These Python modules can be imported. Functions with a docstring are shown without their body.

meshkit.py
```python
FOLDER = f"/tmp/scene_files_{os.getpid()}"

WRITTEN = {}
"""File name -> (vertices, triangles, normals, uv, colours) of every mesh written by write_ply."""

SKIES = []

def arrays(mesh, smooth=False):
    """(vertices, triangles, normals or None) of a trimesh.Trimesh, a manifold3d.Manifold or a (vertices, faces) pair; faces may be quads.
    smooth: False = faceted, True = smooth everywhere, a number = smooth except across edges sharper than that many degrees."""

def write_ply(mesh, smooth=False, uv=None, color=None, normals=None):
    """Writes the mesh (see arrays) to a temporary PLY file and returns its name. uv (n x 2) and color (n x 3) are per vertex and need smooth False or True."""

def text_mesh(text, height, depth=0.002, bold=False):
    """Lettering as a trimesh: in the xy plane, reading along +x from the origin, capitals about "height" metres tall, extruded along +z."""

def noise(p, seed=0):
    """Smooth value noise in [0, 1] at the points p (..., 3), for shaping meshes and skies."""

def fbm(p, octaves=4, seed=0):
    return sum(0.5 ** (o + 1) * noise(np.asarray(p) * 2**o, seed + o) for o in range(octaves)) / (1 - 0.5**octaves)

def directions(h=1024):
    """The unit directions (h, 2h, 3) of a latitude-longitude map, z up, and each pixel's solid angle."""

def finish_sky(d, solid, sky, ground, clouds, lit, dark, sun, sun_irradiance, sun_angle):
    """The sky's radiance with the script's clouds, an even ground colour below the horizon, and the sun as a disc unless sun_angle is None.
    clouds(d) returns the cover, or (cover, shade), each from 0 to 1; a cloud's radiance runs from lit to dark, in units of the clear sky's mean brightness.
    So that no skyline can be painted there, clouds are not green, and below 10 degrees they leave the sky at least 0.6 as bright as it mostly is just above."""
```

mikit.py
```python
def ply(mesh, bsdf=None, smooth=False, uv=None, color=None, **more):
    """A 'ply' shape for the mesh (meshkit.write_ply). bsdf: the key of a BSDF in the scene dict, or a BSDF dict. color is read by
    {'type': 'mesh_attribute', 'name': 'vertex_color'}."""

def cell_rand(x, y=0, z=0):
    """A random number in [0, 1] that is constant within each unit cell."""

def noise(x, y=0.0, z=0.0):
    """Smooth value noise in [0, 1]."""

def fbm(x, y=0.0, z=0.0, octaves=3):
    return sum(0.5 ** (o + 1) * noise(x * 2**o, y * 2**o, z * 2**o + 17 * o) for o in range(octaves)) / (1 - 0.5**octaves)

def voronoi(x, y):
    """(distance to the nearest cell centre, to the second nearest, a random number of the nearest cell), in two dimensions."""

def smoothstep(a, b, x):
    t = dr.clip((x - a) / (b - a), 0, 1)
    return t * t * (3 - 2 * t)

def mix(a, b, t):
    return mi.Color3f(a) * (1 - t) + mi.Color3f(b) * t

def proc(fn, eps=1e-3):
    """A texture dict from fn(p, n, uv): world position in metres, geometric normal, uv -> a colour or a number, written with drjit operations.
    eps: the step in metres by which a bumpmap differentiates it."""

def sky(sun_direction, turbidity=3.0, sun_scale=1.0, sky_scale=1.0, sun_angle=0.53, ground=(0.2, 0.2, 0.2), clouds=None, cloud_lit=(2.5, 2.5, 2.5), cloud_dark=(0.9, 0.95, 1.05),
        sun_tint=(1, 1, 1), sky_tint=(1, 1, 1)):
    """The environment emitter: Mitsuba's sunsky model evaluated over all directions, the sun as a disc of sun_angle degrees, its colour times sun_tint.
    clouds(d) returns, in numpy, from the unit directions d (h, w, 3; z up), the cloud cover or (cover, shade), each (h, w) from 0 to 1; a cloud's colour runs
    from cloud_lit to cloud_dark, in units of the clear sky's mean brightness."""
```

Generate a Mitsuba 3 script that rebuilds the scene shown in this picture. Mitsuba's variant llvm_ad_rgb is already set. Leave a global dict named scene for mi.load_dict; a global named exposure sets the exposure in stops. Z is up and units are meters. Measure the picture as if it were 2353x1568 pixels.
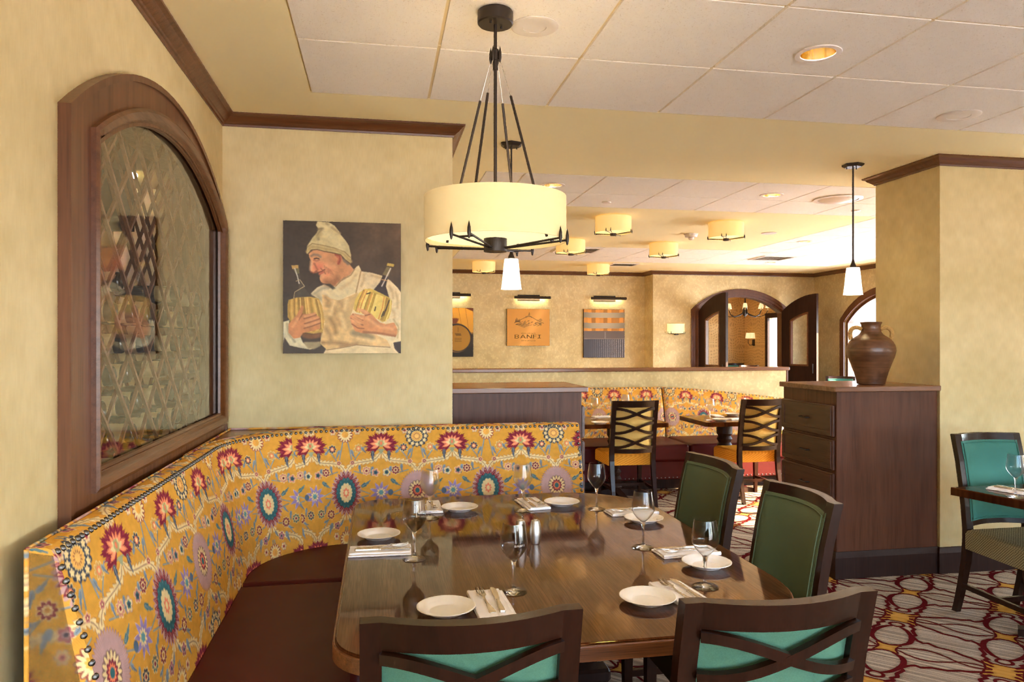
import math, numpy as np, trimesh, mitsuba as mi, mikit, meshkit
import drjit as dr
from scipy.ndimage import gaussian_filter
from scipy.spatial import ConvexHull
from shapely.geometry import Polygon, Point, LineString, box as sbox
from shapely.ops import unary_union
from mikit import proc, noise, fbm, smoothstep, mix, cell_rand

T = mi.ScalarTransform4f
PI = math.pi
scene, labels = {}, {}

# ------------------------------------------------------------------ camera, sky, sun, exposure
YAW = math.radians(10.3)
CAM = np.array([0.0, 0.0, 1.52])
LOOK = np.array([math.sin(YAW), math.cos(YAW), 0.0])
F = 1680.0
scene['camera'] = {'type': 'perspective', 'fov_axis': 'x', 'fov': math.degrees(2 * math.atan(2353 / 2 / F)),
                   'to_world': T().look_at(origin=CAM.tolist(), target=(CAM + LOOK).tolist(), up=[0, 0, 1]),
                   'principal_point_offset_y': -3.0 / 1568, 'near_clip': 0.05, 'far_clip': 300.0}
exposure = 0.64
SUN = (0.90, -0.36, 0.42)
scene['sky'] = mikit.sky(SUN, turbidity=3.5, sun_scale=44.0, sky_scale=62.0, ground=(0.88, 0.88, 0.86), sky_tint=(0.90, 1.0, 1.17), sun_tint=(1.0, 0.98, 0.94))
LAMP = np.array([1.0, 0.74, 0.40])       # colour of the warm lamps
SHADE = np.array([1.0, 0.78, 0.40])      # their light through a cloth shade
CEIL = 2.745


# ------------------------------------------------------------------ helpers
def srgb(r, g, b):
    c = np.array([r, g, b], float) / 255
    return [float(x) for x in np.where(c < 0.04045, c / 12.92, ((c + 0.055) / 1.055) ** 2.4)]


def rgb(c):
    return {'type': 'rgb', 'value': [float(x) for x in c]}


def num(name):
    if name not in scene and name not in labels and not any(k.startswith(name + '__') for k in scene):
        return name
    i = COUNT.get(name, 0)
    while True:
        i += 1
        k = f'{name}_{i:03d}'
        if k not in scene and k not in labels and k not in PREF:
            COUNT[name] = i
            return k


COUNT, PREF = {}, set()


def put(key, shape, tw=None, label=None, **more):
    """one entry of the scene under the next free number of KEY"""
    key = num(key)
    d = dict(shape)
    d.update(more)
    if tw is not None:
        d['to_world'] = tw @ d['to_world'] if 'to_world' in d else tw
    scene[key] = d
    PREF.add(key)
    if label:
        labels[key] = {'label': label}
    return key


def thing(name, label, cat, group=None):
    key = num(name)
    labels[key] = {'label': label, 'category': cat}
    if group:
        labels[key]['group'] = group
    PREF.add(key)
    return key


def tag(key, label, cat, group=None):
    labels[key] = {'label': label, 'category': cat}
    if group:
        labels[key]['group'] = group
    return key


def struct(name, mesh, mat, smooth=30, label=None):
    key = num(name)
    scene[key] = mikit.ply(mesh, mat, smooth)
    PREF.add(key)
    if '__' not in key:
        labels[key] = {'kind': 'structure', 'label': label or name.replace('_', ' '), 'category': name.split('_')[0]}
    return key


def P(mesh, mat, smooth=30, **k):
    return mikit.ply(mesh, mat, smooth, **k)


def cat(*ms):
    return trimesh.util.concatenate([m for m in ms if m is not None])


def hull(pts):
    h = trimesh.Trimesh(np.asarray(pts, float), process=False).convex_hull
    return h


def cbox(x0, x1, y0, y1, z0, z1, c=0.003):
    """box with chamfered edges"""
    c = min(c, (x1 - x0) / 2.1, (y1 - y0) / 2.1, (z1 - z0) / 2.1)
    pts = []
    for x, sx in ((x0, 1), (x1, -1)):
        for y, sy in ((y0, 1), (y1, -1)):
            for z, sz in ((z0, 1), (z1, -1)):
                pts += [(x + sx * c, y + sy * c, z), (x + sx * c, y, z + sz * c), (x, y + sy * c, z + sz * c)]
    return hull(pts)


def rbox(x0, x1, y0, y1, z0, z1, r, n=5):
    """box with rounded edges (cushions)"""
    a = np.linspace(0, PI / 2, n)
    pts = []
    for x, sx in ((x0 + r, -1), (x1 - r, 1)):
        for y, sy in ((y0 + r, -1), (y1 - r, 1)):
            for z, sz in ((z0 + r, -1), (z1 - r, 1)):
                for t in a:
                    for p in a:
                        pts.append((x + sx * r * math.cos(t) * math.cos(p), y + sy * r * math.cos(t) * math.sin(p), z + sz * r * math.sin(t)))
    return hull(np.unique(np.round(pts, 6), axis=0))


def fixn(m):
    if m.volume < 0:
        m.invert()
    return m


def lathe(prof, n=32, closed=True):
    """revolve (r, z) points about z; profile that starts and ends on the axis or is closed"""
    p = np.array(prof, float)
    a = np.linspace(0, 2 * PI, n, endpoint=False)
    v = np.stack([p[:, 0][:, None] * np.cos(a), p[:, 0][:, None] * np.sin(a), np.repeat(p[:, 1][:, None], n, 1)], -1).reshape(-1, 3)
    f = []
    m = len(p)
    for i in range(m - 1 + (1 if closed == 'loop' else 0)):
        j0, j1 = i * n, ((i + 1) % m) * n
        k = np.arange(n)
        k2 = (k + 1) % n
        f.append(np.stack([j0 + k, j0 + k2, j1 + k2], 1))
        f.append(np.stack([j0 + k, j1 + k2, j1 + k], 1))
    t = trimesh.Trimesh(v, np.vstack(f), process=False)
    t.merge_vertices()
    t.update_faces(t.nondegenerate_faces())
    return fixn(t)


def tube(path, r, n=10, ry=None, up=(0, 0, 1), cap=True):
    """swept tube; r scalar or per point; ry gives an elliptic/rect section across UP"""
    p = np.asarray(path, float)
    m = len(p)
    r = np.broadcast_to(np.asarray(r, float), (m,))
    ry = r if ry is None else np.broadcast_to(np.asarray(ry, float), (m,))
    t = np.gradient(p, axis=0)
    t /= np.linalg.norm(t, axis=1, keepdims=True) + 1e-12
    u = np.array(up, float)
    if abs(t @ u).max() > 0.98:
        u = np.array([1.0, 0, 0]) if abs(t[:, 0]).max() < 0.9 else np.array([0, 1.0, 0])
    a = np.cross(t, u)
    a /= np.linalg.norm(a, axis=1, keepdims=True)
    b = np.cross(a, t)
    g = np.arange(n) * 2 * PI / n
    if n == 4:
        g = g + PI / 4
    v = p[:, None] + r[:, None, None] * np.cos(g)[None, :, None] * a[:, None] + ry[:, None, None] * np.sin(g)[None, :, None] * b[:, None]
    f = []
    k = np.arange(n)
    k2 = (k + 1) % n
    for i in range(m - 1):
        f.append(np.stack([i * n + k, i * n + k2, (i + 1) * n + k2], 1))
        f.append(np.stack([i * n + k, (i + 1) * n + k2, (i + 1) * n + k], 1))
    v = v.reshape(-1, 3)
    if cap:
        v = np.vstack([v, p[0], p[-1]])
        f.append(np.stack([k2, k, np.full(n, m * n)], 1))
        f.append(np.stack([(m - 1) * n + k, (m - 1) * n + k2, np.full(n, m * n + 1)], 1))
    return fixn(trimesh.Trimesh(v, np.vstack(f), process=False))


def bar(path, w, h, up=(0, 0, 1)):
    """rectangular bar w across, h along up"""
    s = math.sqrt(2) / 2
    return tube(path, w * s, 4, h * s, up)


def cyl(x, y, z0, z1, r, n=24):
    return lathe([(0, z0), (r, z0), (r, z1), (0, z1)], n).apply_translation([x, y, 0])


def mitre(path, prof, closed=False):
    """sweep a moulding profile (out, z) along a plan polyline; out is to the right of travel"""
    p = np.asarray(path, float)
    m = len(p)
    offs = []
    for i in range(m):
        d = []
        if i > 0 or closed:
            d.append(p[i] - p[i - 1])
        if i < m - 1 or closed:
            d.append(p[(i + 1) % m] - p[i])
        ns = [np.array([e[1], -e[0]]) / np.linalg.norm(e) for e in d]
        n = sum(ns) / len(ns)
        n = n / (n @ ns[0]) if abs(n @ ns[0]) > 1e-6 else n
        offs.append(n)
    offs = np.array(offs)
    q = np.array(prof, float)
    k = len(q)
    v = np.zeros((m, k, 3))
    v[:, :, :2] = p[:, None] + offs[:, None] * q[None, :, 0:1]
    v[:, :, 2] = q[None, :, 1]
    f = []
    j = np.arange(k)
    j2 = (j + 1) % k
    for i in range(m if closed else m - 1):
        a, b = i * k, ((i + 1) % m) * k
        f.append(np.stack([a + j, a + j2, b + j2], 1))
        f.append(np.stack([a + j, b + j2, b + j], 1))
    f = np.vstack(f)
    v = v.reshape(-1, 3)
    if not closed:
        tri = trimesh.creation.triangulate_polygon(Polygon(q), engine='earcut')[1]
        f = np.vstack([f, tri, (tri + (m - 1) * k)[:, ::-1]])
    return fixn(trimesh.Trimesh(v, f, process=False))


def ext(poly, h):
    ps = getattr(poly, 'geoms', [poly])
    return cat(*[trimesh.creation.extrude_polygon(g, h, engine='earcut') for g in ps if g.area > 1e-9])


def slab(poly, axis, p0, p1):
    """polygon in (a, z) as a wall between p0 and p1; axis 'x': a = y, axis 'y': a = x, axis 'z': flat"""
    m = ext(poly, p1 - p0)
    v = np.array(m.vertices)
    if axis == 'x':
        w = np.stack([p0 + v[:, 2], v[:, 0], v[:, 1]], 1)
    elif axis == 'y':
        w = np.stack([v[:, 0], p0 + v[:, 2], v[:, 1]], 1)
    else:
        w = np.stack([v[:, 0], v[:, 1], p0 + v[:, 2]], 1)
    m = trimesh.Trimesh(w, m.faces, process=False)
    return fixn(m)


def arch(x0, x1, zb, zs, za, n=28):
    """outline of a segment-arched opening"""
    h, s = za - zs, (x1 - x0) / 2
    R = (s * s + h * h) / (2 * h)
    a0 = math.asin(min(1, s / R))
    c = (x0 + x1) / 2
    t = np.linspace(a0, -a0, n)
    pts = [(x0, zb), (x1, zb)] + [(c + R * math.sin(a), za - R + R * math.cos(a)) for a in t]
    return Polygon(pts)


def move(x=0, y=0, z=0, rz=0.0):
    return T().translate([x, y, z]).rotate([0, 0, 1], rz)


def ray(px, py):
    l, z = (px - 1176.5) / F, (787 - py) / F
    return np.array([math.sin(YAW) + l * math.cos(YAW), math.cos(YAW) - l * math.sin(YAW), z])


def onz(px, py, z):
    r = ray(px, py)
    return CAM + r * (z - CAM[2]) / r[2]


def ony(px, py, y):
    r = ray(px, py)
    return CAM + r * y / r[1]


def onx(px, py, x):
    r = ray(px, py)
    return CAM + r * x / r[0]


# ------------------------------------------------------------------ materials
def mat(name, bsdf, two=True):
    scene['mat_' + name] = {'type': 'twosided', 'b': bsdf} if two else bsdf
    return 'mat_' + name


def tex(c):
    return c if isinstance(c, dict) else rgb(c)


def pr(c, rough=0.5, spec=0.5, metal=0.0, **k):
    return {'type': 'principled', 'base_color': tex(c), 'roughness': rough if isinstance(rough, dict) else float(rough),
            **({'specular': float(spec)} if spec is not None else {}), 'metallic': float(metal), **k}


def diff(c):
    return {'type': 'diffuse', 'reflectance': tex(c)}


def bump(b, fn, scale, eps=1e-3):
    return {'type': 'bumpmap', 'tex': proc(fn, eps), 'scale': float(scale), 'b': b}


def woodfn(dark, light, axis, fine=1.0):
    dark, light = [float(x) for x in dark], [float(x) for x in light]

    def f(p, n, uv):
        c = [p.x, p.y, p.z]
        a = c.pop(axis)
        g = fbm(c[0] * 70 * fine + noise(a * 2, c[0] * 3) * 2, c[1] * 70 * fine, a * 3.5, 3)
        pore = noise(c[0] * 420, c[1] * 420, a * 14)
        big = fbm(c[0] * 6, c[1] * 6, a * 1.1, 2)
        t = dr.clip(0.6 * g + 0.5 * big - 0.12 + 0.25 * (pore - 0.5), 0, 1)
        return mix(dark, light, t)
    return f


def wood(name, dark, light, axis, rough=0.3, spec=0.5, fine=1.0):
    return mat(name, pr(proc(woodfn(srgb(*dark), srgb(*light), axis, fine)), rough, spec))


TRIM_D, TRIM_L = (60, 31, 14), (104, 60, 30)
trim_x = wood('trim_wood_x', TRIM_D, TRIM_L, 0, 0.35)
trim_y = wood('trim_wood_y', TRIM_D, TRIM_L, 1, 0.35)
trim_z = wood('trim_wood_z', TRIM_D, TRIM_L, 2, 0.35)
chair_wood = wood('chair_wood', (17, 6, 2), (42, 17, 8), 2, 0.26, 0.3)
cab_z = wood('cabinet_wood_z', (58, 30, 17), (98, 57, 36), 2, 0.42, 0.25)
cab_x = wood('cabinet_wood_x', (80, 46, 26), (134, 88, 58), 0, 0.22)
cab_y = wood('cabinet_wood_y', (44, 20, 9), (78, 40, 22), 1, 0.38)
rack_wood = wood('rack_wood', (70, 42, 24), (112, 72, 44), 2, 0.5)
dark_wood = wood('dark_wood', (26, 12, 7), (50, 26, 16), 2, 0.5, 0.2)


def table_fn(p, n, uv):
    w = 0.05 * fbm(p.x * 2.0, p.y * 1.2, 0, 3)
    r = (p.x + w) * 34 + 2.0 * noise(p.x * 2.2, p.y * 0.6)
    g = 0.5 + 0.5 * dr.sin(r * 2 + 2.5 * noise(p.x * 9, p.y * 1.6))
    pore = noise(p.x * 360, p.y * 16)
    return mix([0.019, 0.0050, 0.0015], [0.062, 0.020, 0.006], dr.clip(0.22 * g + 0.75 * pore * (0.6 + 0.4 * g) - 0.10, 0, 1))


def table_bump(p, n, uv):
    return 0.6 * noise(p.x * 300, p.y * 14) + 0.4 * fbm(p.x * 40, p.y * 5, 0, 2)


table_mat = mat('table_wood', bump(pr(proc(table_fn), 0.06, 0.20, spec_tint=1.0), table_bump, 0.00003, 6e-4))
table_edge = wood('table_edge_wood', (50, 24, 10), (122, 70, 36), 0, 0.3, fine=1.6)


def wall_fn(p, n, uv):
    a = fbm(p.x * 3.1 + p.y * 2.3, p.y * 3.1, p.z * 2.6, 4)
    b = fbm(p.x * 22, p.y * 22, p.z * 16, 2)
    c = noise(p.x * 160 + p.y * 160, p.y * 40, p.z * 30)
    t = dr.clip(0.5 + 1.3 * (a - 0.5) + 0.5 * (b - 0.5) + 0.2 * (c - 0.5), 0, 1)
    return mix(srgb(190, 168, 116), srgb(212, 192, 144), t)


wall_mat = mat('wallpaper', pr(proc(wall_fn), 0.55, 0.3))


def wall_far_fn(p, n, uv):
    a = fbm(p.x * 5 + p.y * 5, p.z * 5, 0, 4)
    b = fbm(p.x * 44 + p.y * 44, p.z * 36, 0, 2)
    t = dr.clip(0.42 + 1.1 * (a - 0.5) + 0.40 * smoothstep(0.45, 0.85, b), 0, 1)
    return mix(srgb(182, 160, 112), srgb(212, 194, 148), t)


wall_far_mat = mat('wallpaper_far', pr(proc(wall_far_fn), 0.55, 0.3))


def swirl_fn(p, n, uv):
    q = dr.sin((p.x + p.y) * 62 + 5 * noise(p.x * 9 + p.y * 9, p.z * 9)) * dr.sin(p.z * 50 + 6 * noise(p.z * 6, p.x * 6 + p.y * 6 + 9))
    return mix(srgb(204, 170, 118), srgb(178, 142, 94), smoothstep(0.45, 0.85, dr.abs(q)))


swirl_mat = mat('wallpaper_swirl', diff(proc(swirl_fn)))
drywall = mat('drywall', diff(srgb(244, 230, 184)))


def tile_fn(p, n, uv):
    s = noise(p.x * 300, p.y * 300)
    b = fbm(p.x * 40, p.y * 40, 0, 2)
    return mix(srgb(242, 236, 226), srgb(214, 202, 184), smoothstep(0.78, 0.95, s) * 0.8 + 0.1 * b)


tile_mat = mat('ceiling_tile', diff(proc(tile_fn)))
grid_mat = mat('ceiling_grid', diff(srgb(228, 212, 176)))
white_metal = mat('white_metal', pr(srgb(225, 215, 205), 0.45, 0.5))
vent_mat = mat('vent', pr(srgb(140, 128, 112), 0.5, 0.4))
cellar_mat = mat('cellar_wall', diff(srgb(74, 56, 40)))
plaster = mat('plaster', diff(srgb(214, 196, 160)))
iron = mat('bronze_iron', pr(srgb(46, 38, 32), 0.42, 0.5, 0.55))
gold = mat('gold_reflector', {'type': 'roughconductor', 'alpha': 0.12, 'material': 'none', 'specular_reflectance': rgb((0.92, 0.76, 0.42))})
steel = mat('steel', {'type': 'roughconductor', 'alpha': 0.16, 'material': 'none', 'specular_reflectance': rgb((0.72, 0.67, 0.6))})
steel_brushed = mat('brushed_steel', {'type': 'roughconductor', 'alpha': 0.28, 'material': 'none', 'specular_reflectance': rgb((0.66, 0.62, 0.56))})
nail_mat = mat('nailhead', {'type': 'roughconductor', 'alpha': 0.25, 'material': 'none', 'specular_reflectance': rgb((0.15, 0.145, 0.145))})
porcelain = mat('porcelain', {'type': 'roughplastic', 'diffuse_reflectance': rgb(srgb(250, 247, 242)), 'alpha': 0.06})
linen = mat('linen', diff(srgb(246, 243, 243)))
glass = mat('glass', {'type': 'dielectric', 'int_ior': 1.5}, False)
bowl_glass = mat('bowl_glass', {'type': 'dielectric', 'int_ior': 1.38}, False)
display_pane = mat('display_pane', {'type': 'thindielectric', 'int_ior': 1.36}, False)
pane = mat('pane', {'type': 'thindielectric', 'int_ior': 1.52}, False)
etched = mat('etched', diff((0.75, 0.75, 0.75)))
bottle_glass = mat('bottle_glass', pr(srgb(16, 20, 16), 0.14, 0.35))
paper = mat('wine_label', diff(srgb(226, 212, 168)))
foil = mat('bottle_foil', pr(srgb(60, 20, 24), 0.3, 0.5))


def leather_fn(p, n, uv):
    return mix(srgb(56, 9, 9), srgb(74, 14, 14), fbm(p.x * 5, p.y * 5, p.z * 5, 3))


leather = mat('burgundy_leather', pr(proc(leather_fn), 0.45, 0.16))


def twoc(name, a, b, k, rough=0.8, sheen=0.0):
    a, b = srgb(*a), srgb(*b)

    def f(p, n, uv):
        t = 0.55 * fbm(p.x * k, p.y * k, p.z * k, 3) + 0.45 * noise(p.x * 700, p.y * 700, p.z * 700)
        return mix(a, b, t)
    return mat(name, pr(proc(f), rough, 0.25, sheen=float(sheen)))


green_back = twoc('green_suede', (50, 84, 66), (76, 112, 90), 14)
green_pad = twoc('green_vinyl', (60, 70, 46), (78, 88, 60), 6, 0.45)
teal_pad = twoc('teal_fabric', (42, 92, 80), (62, 116, 102), 8, 0.7)
yellow_back = twoc('yellow_fabric', (214, 172, 90), (234, 198, 122), 10)


def orange_fn(p, n, uv):
    w = 0.5 + 0.5 * dr.sin((p.x + p.y) * 420) * dr.sin((p.x - p.y) * 260 + p.z * 300)
    return mix(srgb(176, 104, 26), srgb(226, 158, 66), w)


orange_seat = mat('orange_weave', diff(proc(orange_fn)))


def check_fn(p, n, uv):
    w = smoothstep(-0.2, 0.2, dr.sin(p.x * 440) * dr.sin((p.y + p.z) * 440))
    return mix(srgb(96, 84, 60), srgb(138, 126, 94), w)


check_seat = mat('olive_check', diff(proc(check_fn)))


def dot_fn(p, n, uv):
    w = smoothstep(0.75, 0.9, dr.sin(p.x * 240) * dr.sin(p.y * 240))
    return mix(srgb(58, 50, 40), srgb(40, 34, 28), w)


dot_seat = mat('dotted_seat', diff(proc(dot_fn)))
vcol = mat('printed', diff({'type': 'mesh_attribute', 'name': 'vertex_color'}))
vcol_gloss = mat('printed_canvas', pr({'type': 'mesh_attribute', 'name': 'vertex_color'}, 0.5, 0.3))
canvas_side = mat('canvas_side', diff(srgb(60, 46, 34)))


def clay_fn(p, n, uv):
    b = noise(p.z * 130, 3.0) * 0.25 + fbm(p.x * 12, p.y * 12, p.z * 30, 3) * 0.7
    c = mix(srgb(58, 34, 22), srgb(112, 74, 48), b)
    d = smoothstep(0.58, 0.72, fbm(p.x * 9, p.y * 9, p.z * 7, 3) + 0.25 * (1.47 - p.z))
    return mix(c, srgb(48, 26, 14), d * 0.6)


clay = mat('glazed_clay', pr(proc(clay_fn), 0.34, 0.5))
rope = twoc('rope', (150, 112, 60), (208, 168, 104), 60, 0.9)


# carpet: a square lattice of 0.685 m of rings, teardrops, lenses and zigzag lines
CP = 0.685
CD = CP / math.sqrt(2)
ZIG = [(0.075, 0.050), (0.105, 0.078), (0.120, 0.064), (0.150, 0.088), (0.185, 0.080), (0.235, 0.100), (0.262, 0.088), (0.305, 0.112), (0.330, 0.142), (0.318, 0.165),
       (0.345, 0.205), (0.352, 0.270), (0.385, 0.320), (0.400, 0.360), (0.425, 0.400), (0.445, 0.435)]


def carpet_fn(p, n, uv):
    x, y = p.x - 2.833, p.y - 3.594
    s0, t0 = (x + y) / math.sqrt(2), (x - y) / math.sqrt(2)
    wob = 0.004 * (noise(x * 60, y * 60) - 0.5)

    def fold(v):
        return dr.abs(v - dr.floor(v / (2 * CD) + 0.5) * 2 * CD)
    s, t = fold(s0) + wob, fold(t0) + wob
    line = mi.Float(9)
    patch = mi.Float(9)
    for a, b in ((s, t), (CD - s, CD - t)):
        line = dr.minimum(line, dr.abs(dr.sqrt(dr.square(a - 0.128) + dr.square(b * 0.9)) - 0.030) - 0.0075)
        h = dr.clip((a - 0.155) / 0.28, 0, 1)
        rad = 0.098 * dr.sqrt(dr.maximum(0, 4 * h * (1 - h))) * (0.72 + 0.38 * h)
        line = dr.minimum(line, dr.select((a > 0.150) & (a < 0.440), dr.abs(b - rad) * 0.78 - 0.0105, 9))
        for q0, q1, w in ((0.045, 0.185, 0.022), (0.185, 0.450, 0.066)):
            g = dr.clip((b - q0) / (q1 - q0), 0, 1)
            rr = w * dr.sin(PI * g)
            line = dr.minimum(line, dr.select((b > q0) & (b < q1), dr.abs(a - rr) * 0.9 - 0.0068, 9))
        for (x0, y0), (x1, y1) in zip(ZIG[:-1], ZIG[1:]):
            ex, ey = x1 - x0, y1 - y0
            k = dr.clip(((a - x0) * ex + (b - y0) * ey) / (ex * ex + ey * ey), 0, 1)
            line = dr.minimum(line, dr.sqrt(dr.square(a - x0 - k * ex) + dr.square(b - y0 - k * ey)) - 0.0098)
        big = dr.maximum(a, b) - 0.074 - 0.014 * dr.square(dr.minimum(dr.minimum(a, b) / 0.08, 1.0))
        patch = dr.minimum(patch, big)
        c2 = CD - a
        sm = dr.maximum(c2, b) - 0.040 - 0.014 * dr.square(dr.minimum(dr.minimum(c2, b) / 0.045, 1.0))
        patch = dr.minimum(patch, sm)
    line = dr.minimum(line, dr.abs(patch) - 0.0050)
    st = noise(s0 * 95, t0 * 1.1) * 0.55 + noise(s0 * 300, t0 * 2.3) * 0.45
    pile = noise(x * 500, y * 500)
    base = mix(srgb(116, 104, 90), srgb(178, 162, 144), smoothstep(0.2, 0.85, st * 0.85 + pile * 0.15))
    och = mix(srgb(152, 110, 46), srgb(182, 138, 74), st)
    c = mix(base, och, smoothstep(0.002, -0.002, patch))
    sh = 0.72 + 0.28 * smoothstep(0.0, 0.02, line)
    return mix(c * sh, mix(srgb(60, 12, 17), srgb(76, 18, 22), pile), smoothstep(0.0025, -0.0015, line))


carpet = mat('carpet', diff(proc(carpet_fn)))


def emit(rad):
    return {'type': 'area', 'radiance': rgb(rad)}


shade_mat = mat('cloth_shade', diff(srgb(226, 200, 146)))
opal = mat('opal_glass', diff(srgb(240, 235, 220)))

# ================================================================== THE SETTING
struct('floor', cbox(-2.3, 8.3, -3.3, 16.2, -0.12, 0.0, 0.001), carpet, False, 'carpet of grey streaks with burgundy loops and ochre patches')
labels['floor']['category'] = 'carpet floor'
NICHE = arch(2.31, 4.05, 1.14, 2.09, 2.335)
struct('wall_left', slab(sbox(-3.1, 0, 4.2, CEIL + 0.3).difference(arch(2.275, 4.075, 1.105, 2.115, 2.372)), 'x', -0.90, -0.83), wall_mat, False, 'tan mottled wall with the arched wine window')
struct('wall_back', slab(sbox(-0.90, 0, 0.41, CEIL + 0.3), 'y', 4.15, 4.28), wall_mat, False, 'tan wall behind the booth with the painting')
struct('wall_return', slab(sbox(4.28, 0, 12.3, CEIL + 0.3), 'x', 0.27, 0.41), wall_mat, False, 'tan wall running back behind the corner')
struct('wall_far', cat(slab(sbox(0.27, 0, 4.74, CEIL + 0.3), 'y', 12.3, 12.42), slab(sbox(11.9, 0, 12.42, CEIL + 0.3), 'x', 4.62, 4.74)), wall_far_mat, False, 'far tan wall with three lit pictures')
DOOR = arch(5.42, 7.05, -0.01, 2.05, 2.345)
struct('wall_far_right', slab(sbox(4.74, 0, 8.1, CEIL + 0.3).difference(DOOR), 'y', 11.9, 12.04), wall_far_mat, False, 'far tan wall with the arched double doors')
RARCH = arch(8.9, 11.03, 0.35, 1.86, 2.30)
WINS = [(-2.2, -1.3, 0.75, 1.9), (-0.1, 0.7, 0.75, 1.9), (3.5, 5.7, 0.40, 2.30), (6.2, 8.4, 0.40, 2.30)]  # unseen openings, invented and sized for the daylight they let in
pw = sbox(-3.1, 0, 12.0, CEIL + 0.3).difference(RARCH)
for a, b, c, d in WINS:
    pw = pw.difference(sbox(a, c, b, d))
struct('wall_right', slab(pw, 'x', 7.66, 7.82), wall_far_mat, False, 'right-hand tan wall with the windows')
FW = [(-0.78, 1.3, 0.55, 2.40), (1.6, 3.4, 0.55, 2.40), (3.7, 5.5, 0.55, 2.40)]  # unseen openings behind the camera, widened to light the back wall
pw = sbox(-0.9, 0, 7.82, CEIL + 0.3)
for a, b, c, d in FW:
    pw = pw.difference(sbox(a, c, b, d))
struct('wall_front', slab(pw, 'y', -3.12, -3.0), wall_mat, False, 'tan wall behind the camera')
COLX0, COLX1, COLY0, COLY1 = 3.635, 4.75, 4.235, 4.87
struct('wall_column', cbox(COLX0, COLX1, COLY0, COLY1, 0, CEIL, 0.002), wall_mat, False, 'broad tan column beside the drawer cabinet')
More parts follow.
